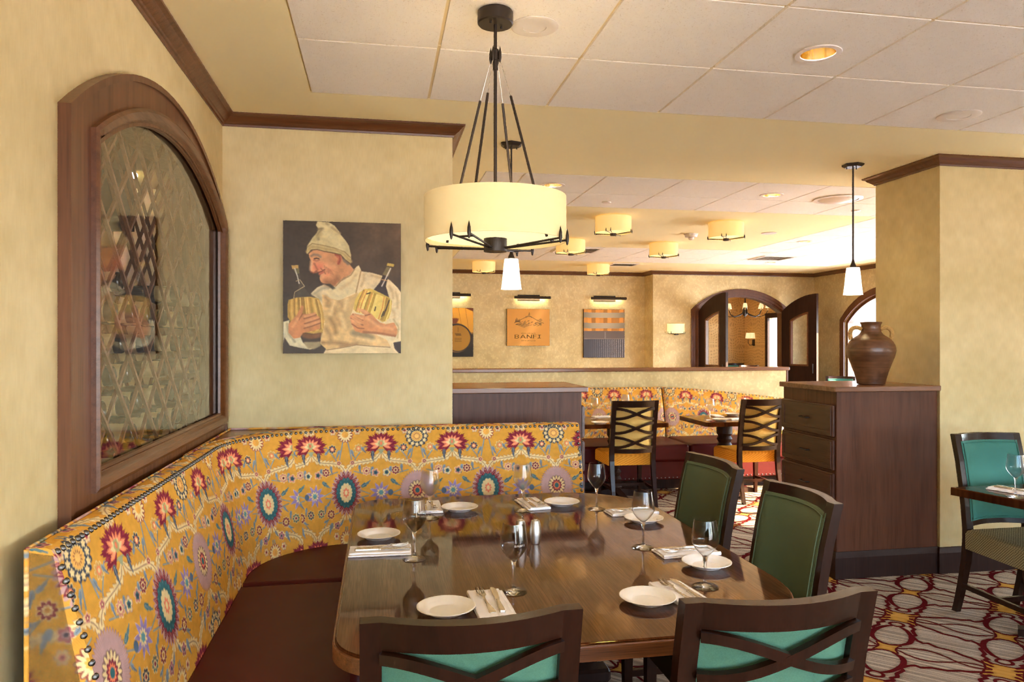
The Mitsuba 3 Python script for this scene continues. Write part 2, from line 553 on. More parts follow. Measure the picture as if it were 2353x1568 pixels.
# the lit cellar behind the wine window
CX = -2.05
struct('wall_cellar', cat(slab(sbox(1.75, 0.7, 6.2, CEIL), 'x', CX - 0.1, CX), slab(sbox(CX, 0.7, -0.90, CEIL), 'y', 1.65, 1.75), slab(sbox(-1.74, 0.7, -0.90, CEIL), 'y', 6.2, 6.3),
                          slab(sbox(4.2, 0.7, 6.2, CEIL), 'x', -0.96, -0.90), cbox(CX, -0.90, 1.65, 6.3, 0.6, 0.7), cbox(CX, -0.90, 1.65, 6.3, CEIL - 0.012, CEIL - 0.002)), cellar_mat, False, 'dark walls of the wine cellar')
struct('wall_cellar_painted_glow', slab(sbox(CX - 0.1, 0.7, -1.74, CEIL), 'y', 6.2, 6.3), plaster, False, 'strip of cellar end wall made pale to stand for light beyond')  # coloured pale to stand for a lit space behind the rack
# private room behind the arched doors
struct('wall_private_room', cat(slab(sbox(4.6, 0, 8.1, CEIL), 'y', 15.0, 15.1), slab(sbox(12.04, 0, 15.0, CEIL).difference(sbox(13.05, 0.0, 13.95, 2.02)), 'x', 7.95, 8.05), slab(sbox(12.42, 0, 15.0, CEIL), 'x', 4.64, 4.74)),
       swirl_mat, False, 'swirl-papered walls of the private room')
struct('trim_private_room', cat(cbox(4.74, 7.95, 14.965, 15.0, 0.88, 0.98), cbox(7.915, 7.95, 14.0, 14.965, 0.88, 0.98), cbox(7.9, 7.95, 13.93, 14.03, 0, 2.06), cbox(7.9, 7.95, 12.95, 13.05, 0, 2.06),
                                cbox(7.9, 7.95, 12.95, 14.03, 2.02, 2.12), cbox(4.74, 7.95, 14.97, 15.0, 0, 0.88)), dark_wood, False, 'dark rail and wainscot of the private room')

# ceiling: plaster with sunk fields of tiles
F1 = sbox(-0.33, -1.82, 6.65, 3.70)
F2 = unary_union([sbox(0.75, 5.18, 7.1, 6.38), sbox(4.81, 5.18, 7.1, 10.68), sbox(1.05, 9.05, 7.1, 10.68)])
DOWN = [(1.828, 2.813, 0.085), (1.328, 5.537, 0.085), (3.206, 5.588, 0.085), (5.085, 8.092, 0.085), (5.9, 10.3, 0.085), (1.16, 1.53, 0.085), (3.0, 1.53, 0.085), (1.77, 0.31, 0.085)]  # the last three are unseen downlights added to brighten the table
holes = unary_union([Point(x, y).buffer(r) for x, y, r in DOWN])
struct('ceiling', slab(sbox(-2.2, -3.1, 8.1, 15.1).difference(unary_union([F1, F2])), 'z', CEIL, CEIL + 0.05), drywall, False, 'cream plaster ceiling with sunk fields of tiles')
struct('ceiling_roof', cbox(-2.4, 8.4, -3.3, 15.3, CEIL + 0.3, CEIL + 0.4), drywall, False, 'unseen slab above the ceiling, added to block the sky')  # never in view; keeps skylight from coming in above the tiles
labels['ceiling_roof']['category'] = 'ceiling'


def tiles(field, xs, ys, skip=()):
    for i in range(len(xs) - 1):
        for j in range(len(ys) - 1):
            c = sbox(xs[i] + 0.007, ys[j] + 0.007, xs[i + 1] - 0.007, ys[j + 1] - 0.007).intersection(field.buffer(-0.006)).difference(holes)
            if c.area < 0.004:
                continue
            put('ceiling__tile', P(slab(c, 'z', CEIL - 0.001, CEIL + 0.018), tile_mat, False))
    x0, y0, x1, y1 = field.bounds
    for x in xs:
        g = sbox(x - 0.012, y0, x + 0.012, y1).intersection(field).difference(holes)
        if g.area > 0.002:
            put('ceiling__grid_bar', P(slab(g, 'z', CEIL + 0.010, CEIL + 0.022), grid_mat, False))
    for y in ys:
        g = sbox(x0, y - 0.012, x1, y + 0.012).intersection(field).difference(holes)
        if g.area > 0.002:
            put('ceiling__grid_bar', P(slab(g, 'z', CEIL + 0.006, CEIL + 0.022), grid_mat, False))


g = 0.609
tiles(F1, [-0.33] + [0.245 + g * k for k in range(11)] + [6.65], [-1.82] + [3.05 - g * k for k in range(7, -1, -1)] + [3.70])
tiles(F2, [0.75] + [1.65 + g * k for k in range(-1, 9)] + [7.1], [5.18, 5.80, 6.38, 7.0, 7.61, 8.22, 8.83, 9.44, 10.05, 10.68])

CROWN = [(0, 2.684), (0.007, 2.684), (0.010, 2.694), (0.017, 2.697), (0.021, 2.703), (0.030, 2.708), (0.042, 2.718), (0.050, 2.729), (0.056, 2.732), (0.067, 2.736), (0.067, 2.745), (0, 2.745)]
struct('trim_1', mitre([(-0.83, -3.0), (-0.83, 4.15), (0.41, 4.15), (0.41, 12.3)], CROWN), trim_x, 25, 'brown crown moulding over the booth corner')
struct('trim_2', mitre([(COLX0, COLY0), (COLX1, COLY0), (COLX1, COLY1), (COLX0, COLY1)], CROWN, True), trim_x, 25, 'brown crown moulding around the column')
struct('trim_3', mitre([(0.41, 12.3), (4.62, 12.3), (4.62, 11.9), (7.66, 11.9), (7.66, -3.0)], CROWN), trim_x, 25, 'brown crown moulding along the far walls')
BASE = [(0, 0), (0.022, 0), (0.022, 0.135), (0.014, 0.15), (0.008, 0.165), (0, 0.17)]
struct('baseboard_column', mitre([(COLX0, COLY0), (COLX1, COLY0), (COLX1, COLY1), (COLX0, COLY1)], BASE, True), dark_wood, 25, 'dark baseboard around the column')
struct('baseboard_far', mitre([(0.41, 12.3), (4.62, 12.3), (4.62, 11.9), (5.3, 11.9)], BASE), dark_wood, 25, 'dark baseboard along the far wall')
struct('baseboard_right', mitre([(7.66, 8.8), (7.66, -3.0)], BASE), dark_wood, 25, 'dark baseboard under the windows')


# windows
def window(axis, pos, poly, lab, mullions=(), fr=trim_z, depth=0.14, casing=True):
    """glazed opening in the wall from pos to pos + depth"""
    i = 1
    while f'window_{i}' in labels:
        i += 1
    k = f'window_{i}'
    labels[k] = {'label': lab, 'category': 'window', 'kind': 'structure'}
    inner = poly.buffer(-0.05, join_style=2)
    put(k + '__frame', P(slab(poly.difference(inner), axis, pos + 0.02, pos + depth - 0.02), fr, False))
    if casing:
        outp = poly.buffer(0.10, join_style=2)
        put(k + '__casing', P(slab(outp.difference(poly.buffer(-0.004)), axis, pos - 0.03, pos + 0.002), fr, False))
    x0, y0, x1, y1 = poly.bounds
    for m in mullions:
        a = x0 + (x1 - x0) * m
        put(k + '__mullion', P(slab(sbox(a - 0.02, y0, a + 0.02, y1).intersection(poly.buffer(-0.03)), axis, pos + 0.04, pos + 0.09), fr, False))
    m = pos + 0.065
    v = np.array(inner.exterior.coords)[:-1]
    tri = trimesh.creation.triangulate_polygon(inner, engine='earcut')
    vv = np.stack([np.full(len(tri[0]), m), tri[0][:, 0], tri[0][:, 1]], 1) if axis == 'x' else np.stack([tri[0][:, 0], np.full(len(tri[0]), m), tri[0][:, 1]], 1)
    put(k + '__pane', P(trimesh.Trimesh(vv, tri[1], process=False), pane, False))
    return k


window('x', 7.66, RARCH, 'bright arched window in the right wall behind the jug', (0.5,))
for i, (a, b, c, d) in enumerate(WINS):
    window('x', 7.66, sbox(a, c, b, d), f'tall window {i + 1} of the right-hand wall, unseen and shaped for the daylight', (0.333, 0.667), casing=False)
for i, (a, b, c, d) in enumerate(FW):
    window('y', -3.12, sbox(a, c, b, d), f'tall window {i + 1} of the wall behind the camera, unseen and shaped for the daylight', (0.333, 0.667), depth=0.12, casing=False)

# ================================================================== PRINTED CLOTH AND PICTURES (flat print, one colour per mesh vertex)
class Print:
    """a small painter on a grid of points (u to the right, v down), in sRGB"""

    def __init__(self, w, h, res, ground, wrap=False):
        self.w, self.h, self.res, self.wrap = w, h, res, wrap
        self.nx, self.ny = int(round(w / res)), int(round(h / res))
        u, v = (np.arange(self.nx) + 0.5) * res, (np.arange(self.ny) + 0.5) * res
        self.U, self.V = np.meshgrid(u, v)
        self.c = np.empty((self.ny, self.nx, 3))
        self.c[:] = ground

    def d(self, u, v):
        a, b = self.U - u, self.V - v
        if self.wrap:
            a = (a + self.w / 2) % self.w - self.w / 2
            b = (b + self.h / 2) % self.h - self.h / 2
        return a, b

    def lay(self, m, col):
        m = np.clip(m, 0, 1)[..., None]
        self.c = self.c * (1 - m) + np.asarray(col, float) * m

    def poly(self, pts, col, soft=0.0, noise_amt=0.0, seed=0):
        p = np.asarray(pts, float)
        inside = np.zeros(self.U.shape, bool)
        j = len(p) - 1
        for i in range(len(p)):
            (xi, yi), (xj, yj) = p[i], p[j]
            if yi != yj:
                inside ^= ((yi > self.V) != (yj > self.V)) & (self.U < (xj - xi) * (self.V - yi) / (yj - yi) + xi)
            j = i
        m = inside.astype(float)
        if soft:
            m = gaussian_filter(m, soft / self.res)
        col = np.asarray(col, float)
        if noise_amt:
            n = meshkit.fbm(np.stack([self.U * 9 / self.w, self.V * 9 / self.w, np.full_like(self.U, seed)], -1), 4, seed)
            col = col * (1 + noise_amt * (n - 0.5)[..., None] * 2)
        self.lay(m, col)

    def stroke(self, pts, w, col, soft=None, serr=0.0, per=0.012, w1=None):
        """a brush line; serr gives it a toothed edge"""
        soft = self.res if soft is None else soft
        p = np.asarray(pts, float)
        best, along, L = np.full(self.U.shape, 9.0), np.zeros(self.U.shape), 0.0
        seg = np.linalg.norm(np.diff(p, axis=0), axis=1)
        for i in range(len(p) - 1):
            a, b = self.d(*p[i])
            e = p[i + 1] - p[i]
            k = np.clip((a * e[0] + b * e[1]) / (e @ e), 0, 1)
            q = np.hypot(a - k * e[0], b - k * e[1])
            t = q < best
            best = np.where(t, q, best)
            along = np.where(t, L + k * seg[i], along)
            L += seg[i]
        ww = w if w1 is None else w + (w1 - w) * along / max(L, 1e-9)
        if serr:
            ww = ww * (1 + serr * (((along / per) % 1.0) - 0.5) * 2)
        self.lay(0.5 + (ww - best) / (2 * soft), col)

    def radial(self, u, v, rx, ry, col, n=0, amp=0.0, sharp=1.0, rot=0.0, soft=None, up=False):
        """an ellipse with n petals"""
        soft = self.res if soft is None else soft
        a, b = self.d(u, v)
        if rot:
            a, b = a * math.cos(rot) + b * math.sin(rot), b * math.cos(rot) - a * math.sin(rot)
        r = np.hypot(a / rx, b / ry)
        th = np.arctan2(b, a)
        if sharp < 0:                       # pointed petals
            lim = 1.0 - amp * (2 / PI * np.arcsin(np.abs(np.sin(th * n / 2)))) ** (-sharp)
        else:
            lim = 1.0 - (amp * (1 - np.abs(np.cos(th * n / 2)) ** sharp) if n else 0)
        self.lay(0.5 + (lim - r) * min(rx, ry) / (2 * soft), col)


OCH = (210, 150, 62)
CREAM, BURG, SALM, BLUE, NAVY, TEAL, PURP, MAUVE, ROSE = (228, 202, 148), (112, 38, 52), (220, 124, 86), (112, 124, 136), (56, 58, 70), (52, 90, 92), (136, 116, 158), (178, 140, 136), (196, 128, 110)


def leaf(p, u, v, L, ang, col=BLUE, edge=CREAM):
    c, s = math.cos(ang), math.sin(ang)
    pts = [(u - c * L / 2, v - s * L / 2), (u + c * L * 0.1 - s * L * 0.05, v + s * L * 0.1 + c * L * 0.05), (u + c * L / 2, v + s * L / 2)]
    q = [(u - c * L * 0.62, v - s * L * 0.62)] + pts
    p.stroke(q, 0.0016, BLUE)
    p.stroke(pts, L * 0.27, (170, 152, 120), serr=0.30, per=L / 2.6, w1=L * 0.05)
    p.stroke(pts, L * 0.23, col, serr=0.34, per=L / 2.6, w1=L * 0.03)
    p.stroke(pts, L * 0.07, (150, 160, 164), w1=L * 0.02)
    p.stroke(pts, 0.0009, NAVY)


def floret(p, u, v, R, n, a, b, c):
    p.radial(u, v, R, R, CREAM if a != CREAM else MAUVE, n, 0.42, 0.7)
    p.radial(u, v, R * 0.86, R * 0.86, a, n, 0.42, 0.8)
    p.radial(u, v, R * 0.5, R * 0.5, b, n, 0.3)
    p.radial(u, v, R * 0.24, R * 0.24, c)


def bow(a, b, bend, n=14):
    """an S-shaped band from a to b"""
    a, b = np.array(a), np.array(b)
    t = np.linspace(0, 1, n)
    x = a[0] + (b[0] - a[0]) * (t + bend * np.sin(2 * PI * t) / (2 * PI))
    y = a[1] + (b[1] - a[1]) * (t - bend * np.sin(2 * PI * t) / (2 * PI))
    return np.stack([x, y], 1)


def weave_cloth():
    W, H = 0.8, 0.54
    p = Print(W, H, 1 / 640, OCH, True)
    tw = 0.5 + 0.5 * np.sin((p.U * 0.6 + p.V) * 2 * PI / 0.0042)
    p.c *= (1 - 0.07 * tw)[..., None]
    pal, med = 0.065, 0.335
    # stems
    for u in (0.2, 0.6):
        for s in (-1, 1):
            p.stroke([(u + s * 0.02, pal + 0.05), (u + s * 0.09, pal + 0.03), (u + s * 0.14, pal + 0.09), (u + s * 0.16, pal + 0.14)], 0.0026, BLUE)
            p.stroke([(u + s * 0.19, med - 0.09), (u + s * 0.14, med - 0.02), (u + s * 0.06, med + 0.01)], 0.0024, BLUE)
            p.stroke([(u + s * 0.04, med - 0.11), (u + s * 0.09, med - 0.095), (u + s * 0.15, med - 0.11)], 0.0024, BLUE)
            p.stroke([(u + s * 0.19, med + 0.09), (u + s * 0.13, med + 0.03), (u + s * 0.07, med + 0.02)], 0.0024, BLUE)
            p.stroke([(u + s * 0.05, med + 0.17), (u + s * 0.10, med + 0.11), (u + s * 0.15, med + 0.10)], 0.0024, BLUE)
    for u in (0.0, 0.4):
        for s in (-1, 1):
            p.stroke([(u + s * 0.006, -0.03), (u + s * 0.012, 0.06), (u + s * 0.035, 0.16)], 0.003, BLUE)
    # toothed cream bands of the lattice
    for u, s in ((0.2, -1), (0.2, 1), (0.6, -1), (0.6, 1)):
        up_ = bow((u + s * 0.008, pal + 0.070), (u + s * 0.190, med - 0.115), -0.62)
        dn = bow((u + s * 0.190, med + 0.112), (u + s * 0.010, med + 0.225), -0.55)
        for q in (up_, dn):
            p.stroke(q, 0.0135, (176, 132, 88), serr=0.45, per=0.022)
            p.stroke(q, 0.0112, CREAM, serr=0.45, per=0.022)
            p.stroke(q, 0.0016, (150, 112, 84))
    # medallions
    for u, dark in ((0.0, True), (0.4, False)):
        if dark:
            p.radial(u, med, 0.094, 0.118, MAUVE, 34, 0.16)
            p.radial(u, med, 0.091, 0.114, BURG, 22, 0.26, -1)
            p.radial(u, med, 0.083, 0.104, CREAM, 22, 0.34, -1)
            p.radial(u, med, 0.080, 0.100, BURG, 22, 0.34, -1)
            p.radial(u, med, 0.064, 0.080, TEAL, 18, 0.10)
            p.radial(u, med, 0.058, 0.073, BLUE, 18, 0.55, 2.6)
            p.radial(u, med, 0.055, 0.069, TEAL, 18, 0.5, 2.0)
            p.radial(u, med, 0.040, 0.052, CREAM, 14, 0.16, 0.7)
            p.radial(u, med, 0.020, 0.026, SALM, 8, 0.35)
            p.radial(u, med, 0.009, 0.012, CREAM)
        else:
            p.radial(u, med, 0.098, 0.108, (150, 112, 112), 44, 0.14)
            p.radial(u, med, 0.094, 0.104, MAUVE, 44, 0.12)
            a, b = p.d(u, med)
            ray_ = np.abs(np.sin(np.arctan2(b, a) * 36)) ** 3 * (np.hypot(a / 0.09, b / 0.1) < 0.98)
            p.lay(ray_ * 0.45, (206, 168, 156))
            p.radial(u, med, 0.052, 0.056, (120, 90, 80), 16, 0.1)
            p.radial(u, med, 0.050, 0.054, CREAM, 16, 0.36, 1.2)
            p.radial(u, med, 0.031, 0.034, BURG, 12, 0.24)
            p.radial(u, med, 0.022, 0.024, SALM, 12, 0.3)
            p.radial(u, med, 0.012, 0.013, TEAL)
    # palmettes
    for u in (0.2, 0.6):
        a, b = p.d(u, pal + 0.022)
        r, th = np.hypot(a, b * 1.12), np.arctan2(-b, a)          # th 90 deg = up
        open_ = np.abs(((th - PI / 2 + PI) % (2 * PI)) - PI)       # angle from straight up
        for R, n, amp, col, lim in ((0.086, 13, 0.32, BURG, 2.45), (0.080, 26, 0.30, (136, 52, 62), 2.4), (0.079, 13, 0.36, BURG, 2.4), (0.057, 13, 0.36, SALM, 2.2), (0.050, 13, 0.5, (232, 150, 110), 2.1), (0.034, 9, 0.4, CREAM, 1.9)):
            ll = R * (1 - amp * (2 / PI * np.arcsin(np.abs(np.sin(open_ * n / 2)))) + 0.05 * np.cos(open_ * n * 5)) * (1.0 - 0.10 * np.cos(open_ * 2))
            p.lay((0.5 + (ll - r) / (2 * p.res)) * (open_ < lim), col)
        p.radial(u, pal + 0.016, 0.016, 0.020, (170, 160, 110), 6, 0.2)
        p.radial(u, pal + 0.014, 0.007, 0.010, SALM)
        p.poly([(u - 0.017, pal + 0.046), (u + 0.017, pal + 0.046), (u + 0.009, pal + 0.062), (u, pal + 0.074), (u - 0.009, pal + 0.062)], (146, 148, 118), 0.0012)
    # daisies and navy stars between the palmettes
    p.radial(0.0, 0.03, 0.046, 0.044, (140, 70, 60), 14, 0.18)
    p.radial(0.0, 0.03, 0.043, 0.041, CREAM, 14, 0.42, 1.3)
    p.radial(0.0, 0.028, 0.020, 0.019, (222, 160, 70), 10, 0.25)
    a, b = p.d(0.4, 0.045)
    p.radial(0.4, 0.045, 0.066, 0.060, NAVY, 16, 0.12)
    for k in range(12):
        t = 2 * PI * k / 12
        p.radial(0.4 + 0.049 * math.cos(t), 0.045 + 0.045 * math.sin(t), 0.0115, 0.0115, CREAM, 5, 0.5, 0.8)
    p.radial(0.4, 0.045, 0.035, 0.032, CREAM, 18, 0.2)
    p.radial(0.4, 0.045, 0.031, 0.028, (220, 166, 88))
    p.radial(0.4, 0.045, 0.022, 0.020, (150, 88, 60), 12, 0.6, 1.5)
    p.radial(0.4, 0.045, 0.013, 0.012, (226, 176, 100))
    # thistles
    for u, s in ((0.2, 1), (0.6, -1)):
        p.radial(u - 0.004 * s, med + 0.005, 0.062, 0.062, (206, 182, 170), 9, 0.55, -0.8)
        p.radial(u - 0.004 * s, med + 0.005, 0.058, 0.058, PURP, 9, 0.55, -0.8)
        p.radial(u - 0.004 * s, med + 0.005, 0.052, 0.052, (172, 152, 186), 9, 0.8, -0.7)
        p.radial(u - 0.004 * s, med + 0.005, 0.047, 0.047, PURP, 9, 0.8, -0.8)
        p.radial(u, med + 0.005, 0.026, 0.026, CREAM, 10, 0.45)
        p.radial(u, med + 0.005, 0.014, 0.014, (96, 140, 140), 6, 0.3)
        p.radial(u + 0.052 * s, med + 0.006, 0.014, 0.016, (76, 92, 112))
    # small flowers and leaves
    for k, u in enumerate((0.0, 0.4)):
        for s in (-1, 1):
            floret(p, u + s * 0.075, 0.105, 0.026, 8, NAVY if s < 0 else (196, 148, 84), SALM, CREAM)
            leaf(p, u + s * 0.105, 0.115, 0.034, 0.9 * s)
            leaf(p, u + s * 0.044, 0.135, 0.040, 1.1 * s + (PI if s < 0 else 0))
            floret(p, u + s * 0.068, 0.012, 0.020, 6, CREAM, ROSE, BURG)
            floret(p, u + s * 0.120, med - 0.110, 0.026, 8, BURG if s < 0 else ROSE, CREAM, BURG)
            leaf(p, u + s * 0.085, med - 0.118, 0.036, 1.4)
            leaf(p, u + s * 0.150, med - 0.105, 0.040, 1.7)
            floret(p, u + s * 0.170, med - 0.100, 0.024, 5, CREAM if k else ROSE, TEAL, NAVY)
            leaf(p, u + s * 0.120, med - 0.045, 0.048, -0.6 * s, TEAL)
            leaf(p, u + s * 0.110, med + 0.045, 0.034, 0.9 * s)
            floret(p, u + s * 0.100, med + 0.105, 0.028, 9, BURG, CREAM, (180, 120, 60))
            floret(p, u + s * 0.165, med + 0.098, 0.026, 8, NAVY if k else (88, 96, 84), CREAM, BURG)
            leaf(p, u + s * 0.135, med + 0.080, 0.036, 1.7)
            leaf(p, u + s * 0.130, med + 0.135, 0.030, 0.4 * s)
            floret(p, u + s * 0.060, med + 0.165, 0.024, 5, (150, 80, 86), MAUVE, NAVY)
            leaf(p, u + s * 0.105, med + 0.180, 0.050, 1.2 * s + (PI if s < 0 else 0))
            leaf(p, u + s * 0.030, med + 0.150, 0.030, 1.0 * s)
            leaf(p, u + s * 0.155, 0.150, 0.046, 1.5, NAVY)
            floret(p, u + s * 0.040, 0.180, 0.015, 5, ROSE, BURG, CREAM)
    n = meshkit.fbm(np.stack([p.U * 60, p.V * 60, 0 * p.U], -1), 3, 3)
    p.c *= (0.94 + 0.12 * n)[..., None]
    return p


def to_lin(c):
    c = np.clip(c, 0, 255) / 255
    return np.where(c < 0.04045, c / 12.92, ((c + 0.055) / 1.055) ** 2.4)


CLOTH = weave_cloth()


def cloth_at(u, v):
    """linear colour of the woven cloth at (u, v) metres"""
    x, y = np.asarray(u) / CLOTH.res - 0.5, np.asarray(v) / CLOTH.res - 0.5
    i, j = np.floor(x).astype(int), np.floor(y).astype(int)
    fx, fy = (x - i)[..., None], (y - j)[..., None]
    nx, ny = CLOTH.nx, CLOTH.ny

    def g(a, b):
        return CLOTH.c[b % ny, a % nx]
    c = (g(i, j) * (1 - fx) + g(i + 1, j) * fx) * (1 - fy) + (g(i, j + 1) * (1 - fx) + g(i + 1, j + 1) * fx) * fy
    return to_lin(c)


def grid_mesh(V):
    """triangles of an (m, n, 3) grid of points"""
    m, n = V.shape[:2]
    k = np.arange(m * n).reshape(m, n)
    f = np.vstack([np.stack([k[:-1, :-1], k[1:, :-1], k[1:, 1:]], -1).reshape(-1, 3), np.stack([k[:-1, :-1], k[1:, 1:], k[:-1, 1:]], -1).reshape(-1, 3)])
    return V.reshape(-1, 3), f


def printed(V, C, mat_=None, smooth=True):
    v, f = grid_mesh(V)
    return mikit.ply(trimesh.Trimesh(v, f, process=False), mat_ or vcol, smooth, color=C.reshape(-1, 3))


# ---- the portrait on canvas: traced in the proportions of the print (1170 x 1342)
def portrait():
    W, H = 0.635, 0.735
    p = Print(W, H, 1 / 480, (66, 54, 42))
    k = W / 1170

    def q(pts):
        return [((x - 135) * k, (y - 108) * (H / 1342)) for x, y in pts]
    n = meshkit.fbm(np.stack([p.U * 9, p.V * 9, 0 * p.U], -1), 4, 11)
    p.lay(0.75 * np.clip((p.U / W - 0.35) * 1.5, 0, 1) * (1 - np.clip(p.V / H * 1.6 - 0.2, 0, 1)) * (0.3 + n), (112, 86, 62))
    p.c *= (0.88 + 0.24 * n)[..., None]
    S = 0.0016

    def po(pts, col, soft=S, na=0.10, seed=1):
        p.poly(q(pts), col, soft, na, seed)

    def st(pts, w, col, soft=0.0022, w1=None):
        p.stroke(q(pts), w, col, soft, w1=w1)
    # shirt and sleeves
    po([(405, 845), (470, 778), (545, 745), (610, 760), (670, 775), (760, 690), (860, 560), (880, 550), (905, 610), (1000, 620), (1110, 650), (1200, 700), (1270, 770), (1305, 820), (1305, 1330), (1230, 1345), (1240, 1400), (1285, 1450), (530, 1450), (560, 1400), (500, 1350), (515, 1100), (480, 900)], (226, 202, 156), S, 0.10, 2)
    for a, b in (((930, 640), (905, 760)), ((1010, 650), (1150, 690)), ((1190, 760), (1225, 880)), ((1250, 820), (1270, 980)), ((1215, 1000), (1240, 1080))):
        st([a, ((a[0] + b[0]) / 2 + 12, (a[1] + b[1]) / 2), b], 0.006, (196, 168, 120), 0.007)
    st([(430, 850), (520, 790), (600, 775)], 0.008, (176, 162, 128), 0.008)
    st([(500, 900), (470, 860)], 0.010, (178, 160, 122), 0.010)
    po([(138, 1130), (200, 1113), (186, 1200), (240, 1290), (300, 1270), (330, 1340), (430, 1395), (400, 1410), (300, 1392), (200, 1368), (150, 1285), (140, 1340)], (214, 200, 160), S, 0.12, 3)
    po([(330, 1335), (500, 1330), (505, 1370), (440, 1405), (380, 1400)], (150, 132, 96), 0.003)
    st([(175, 1150), (190, 1250), (250, 1330)], 0.005, (166, 150, 112), 0.006)
    # apron
    po([(520, 850), (600, 890), (680, 910), (800, 860), (875, 825), (835, 950), (800, 1060), (820, 1190), (900, 1240), (1050, 1260), (1160, 1310), (1200, 1380), (1000, 1372), (850, 1362), (700, 1392), (560, 1412), (500, 1350), (510, 1270), (545, 1150), (520, 950)], (210, 174, 116), S, 0.16, 4)
    for a, b, w, c in (((550, 880), (570, 960), 0.009, (170, 132, 80)), ((600, 960), (640, 1040), 0.012, (176, 138, 86)), ((690, 930), (720, 1000), 0.010, (186, 148, 96)), ((600, 1100), (650, 1240), 0.012, (164, 126, 76)), ((650, 1090), (690, 1160), 0.009, (186, 146, 92)), ((830, 1240), (1010, 1290), 0.016, (150, 128, 92)), ((520, 1340), (760, 1355), 0.008, (156, 118, 74)), ((700, 1380), (860, 1355), 0.006, (150, 112, 70)), ((560, 1200), (600, 1330), 0.012, (176, 138, 88))):
        st([a, ((a[0] + b[0]) / 2 + 14, (a[1] + b[1]) / 2 - 8), b], w, c, 0.010)
    for a, b in (((640, 920), (600, 1050)), ((700, 1050), (740, 1180)), ((760, 900), (740, 1000)), ((870, 1300), (1080, 1330))):
        st([a, b], 0.008, (228, 196, 140), 0.010)
    po([(535, 1450), (570, 1412), (700, 1393), (860, 1363), (1000, 1376), (1195, 1386), (1270, 1450)], (222, 198, 150), S, 0.10, 5)
    st([(560, 1415), (700, 1394), (860, 1363), (1000, 1376), (1195, 1387)], 0.0022, (140, 106, 68), 0.002)
    # face, neck and ear
    face = [(385, 440), (430, 400), (520, 395), (620, 430), (700, 440), (720, 490), (790, 540), (835, 600), (800, 645), (720, 685), (665, 752), (645, 785), (600, 738), (540, 745), (505, 725), (490, 690), (500, 650), (485, 635), (470, 618), (430, 636), (402, 620), (410, 580), (414, 520), (392, 482)]
    po(face, (206, 148, 102), S, 0.08, 6)
    st([(470, 570), (560, 600)], 0.020, (216, 122, 90), 0.022)
    st([(640, 520), (700, 600), (640, 700)], 0.020, (188, 130, 86), 0.022)
    st([(560, 720), (640, 740), (660, 700)], 0.016, (158, 104, 68), 0.016)
    st([(520, 640), (560, 560), (640, 560)], 0.010, (222, 164, 118), 0.014)
    st([(412, 520), (405, 600)], 0.006, (226, 170, 128), 0.007)
    st([(440, 540), (470, 600), (455, 625)], 0.004, (162, 96, 66), 0.005)
    st([(404, 622), (432, 634), (462, 616)], 0.003, (140, 78, 54), 0.003)
    st([(412, 462), (435, 448), (475, 452), (500, 470)], 0.006, (142, 116, 94), 0.005)
    st([(440, 492), (462, 484), (484, 490)], 0.0032, (70, 44, 34), 0.0025)
    st([(435, 505), (465, 512), (490, 502)], 0.003, (168, 102, 76), 0.003)
    st([(482, 628), (510, 620), (540, 600)], 0.0036, (120, 52, 40), 0.003)
    st([(492, 646), (515, 634), (538, 622)], 0.004, (178, 88, 66), 0.004)
    st([(505, 590), (535, 612), (548, 640)], 0.0028, (150, 96, 66), 0.003)
    for a in range(4):
        st([(540 + a * 20, 560 + a * 14), (560 + a * 22, 620 + a * 10)], 0.002, (176, 118, 80), 0.004)
    po([(628, 430), (670, 425), (706, 445), (712, 490), (696, 540), (672, 552), (660, 520), (676, 488), (650, 460)], (192, 110, 80), 0.002)
    st([(650, 445), (690, 455), (694, 500), (676, 535)], 0.004, (150, 74, 54), 0.004)
    po([(716, 478), (760, 500), (795, 545), (768, 545), (726, 510)], (120, 104, 86), 0.003)
    # hat
    po([(366, 440), (371, 360), (420, 282), (460, 232), (482, 190), (455, 150), (470, 112), (580, 116), (640, 150), (682, 205), (692, 228), (742, 290), (782, 350), (804, 450), (798, 532), (740, 490), (700, 442), (620, 424), (540, 414), (470, 394), (410, 400), (376, 446)], (208, 190, 138), S, 0.12, 7)
    st([(372, 420), (400, 372), (470, 372), (560, 392), (660, 400), (740, 446), (798, 510)], 0.008, (182, 158, 104), 0.006)
    st([(374, 372), (420, 336), (520, 352), (640, 378), (740, 414), (796, 470)], 0.0026, (150, 124, 76), 0.003)
    st([(376, 446), (412, 402), (470, 396), (540, 414), (620, 425), (700, 444), (742, 492), (796, 534)], 0.0026, (110, 82, 52), 0.0025)
    st([(484, 190), (520, 180), (470, 250), (480, 290)], 0.006, (142, 122, 82), 0.006)
    st([(560, 130), (640, 190), (690, 226)], 0.005, (172, 150, 104), 0.006)
    st([(500, 150), (570, 170), (600, 150)], 0.006, (226, 210, 160), 0.008)
    st([(540, 230), (640, 280), (700, 360)], 0.012, (222, 206, 156), 0.018)
    st([(440, 300), (500, 240)], 0.008, (182, 164, 112), 0.010)
    # collar
    po([(640, 765), (700, 702), (790, 648), (840, 582), (880, 548), (906, 610), (872, 740), (852, 822), (760, 872), (682, 906), (600, 888), (560, 832), (590, 792)], (228, 206, 156), S, 0.08, 8)
    st([(838, 590), (800, 650), (700, 710), (650, 765)], 0.0028, (150, 112, 72), 0.003)
    st([(900, 612), (872, 740), (852, 830)], 0.0030, (168, 134, 84), 0.003)
    st([(700, 790), (800, 720), (850, 640)], 0.007, (208, 180, 128), 0.008)
    po([(520, 740), (600, 745), (650, 785), (620, 800), (585, 770)], (70, 62, 48), 0.003)
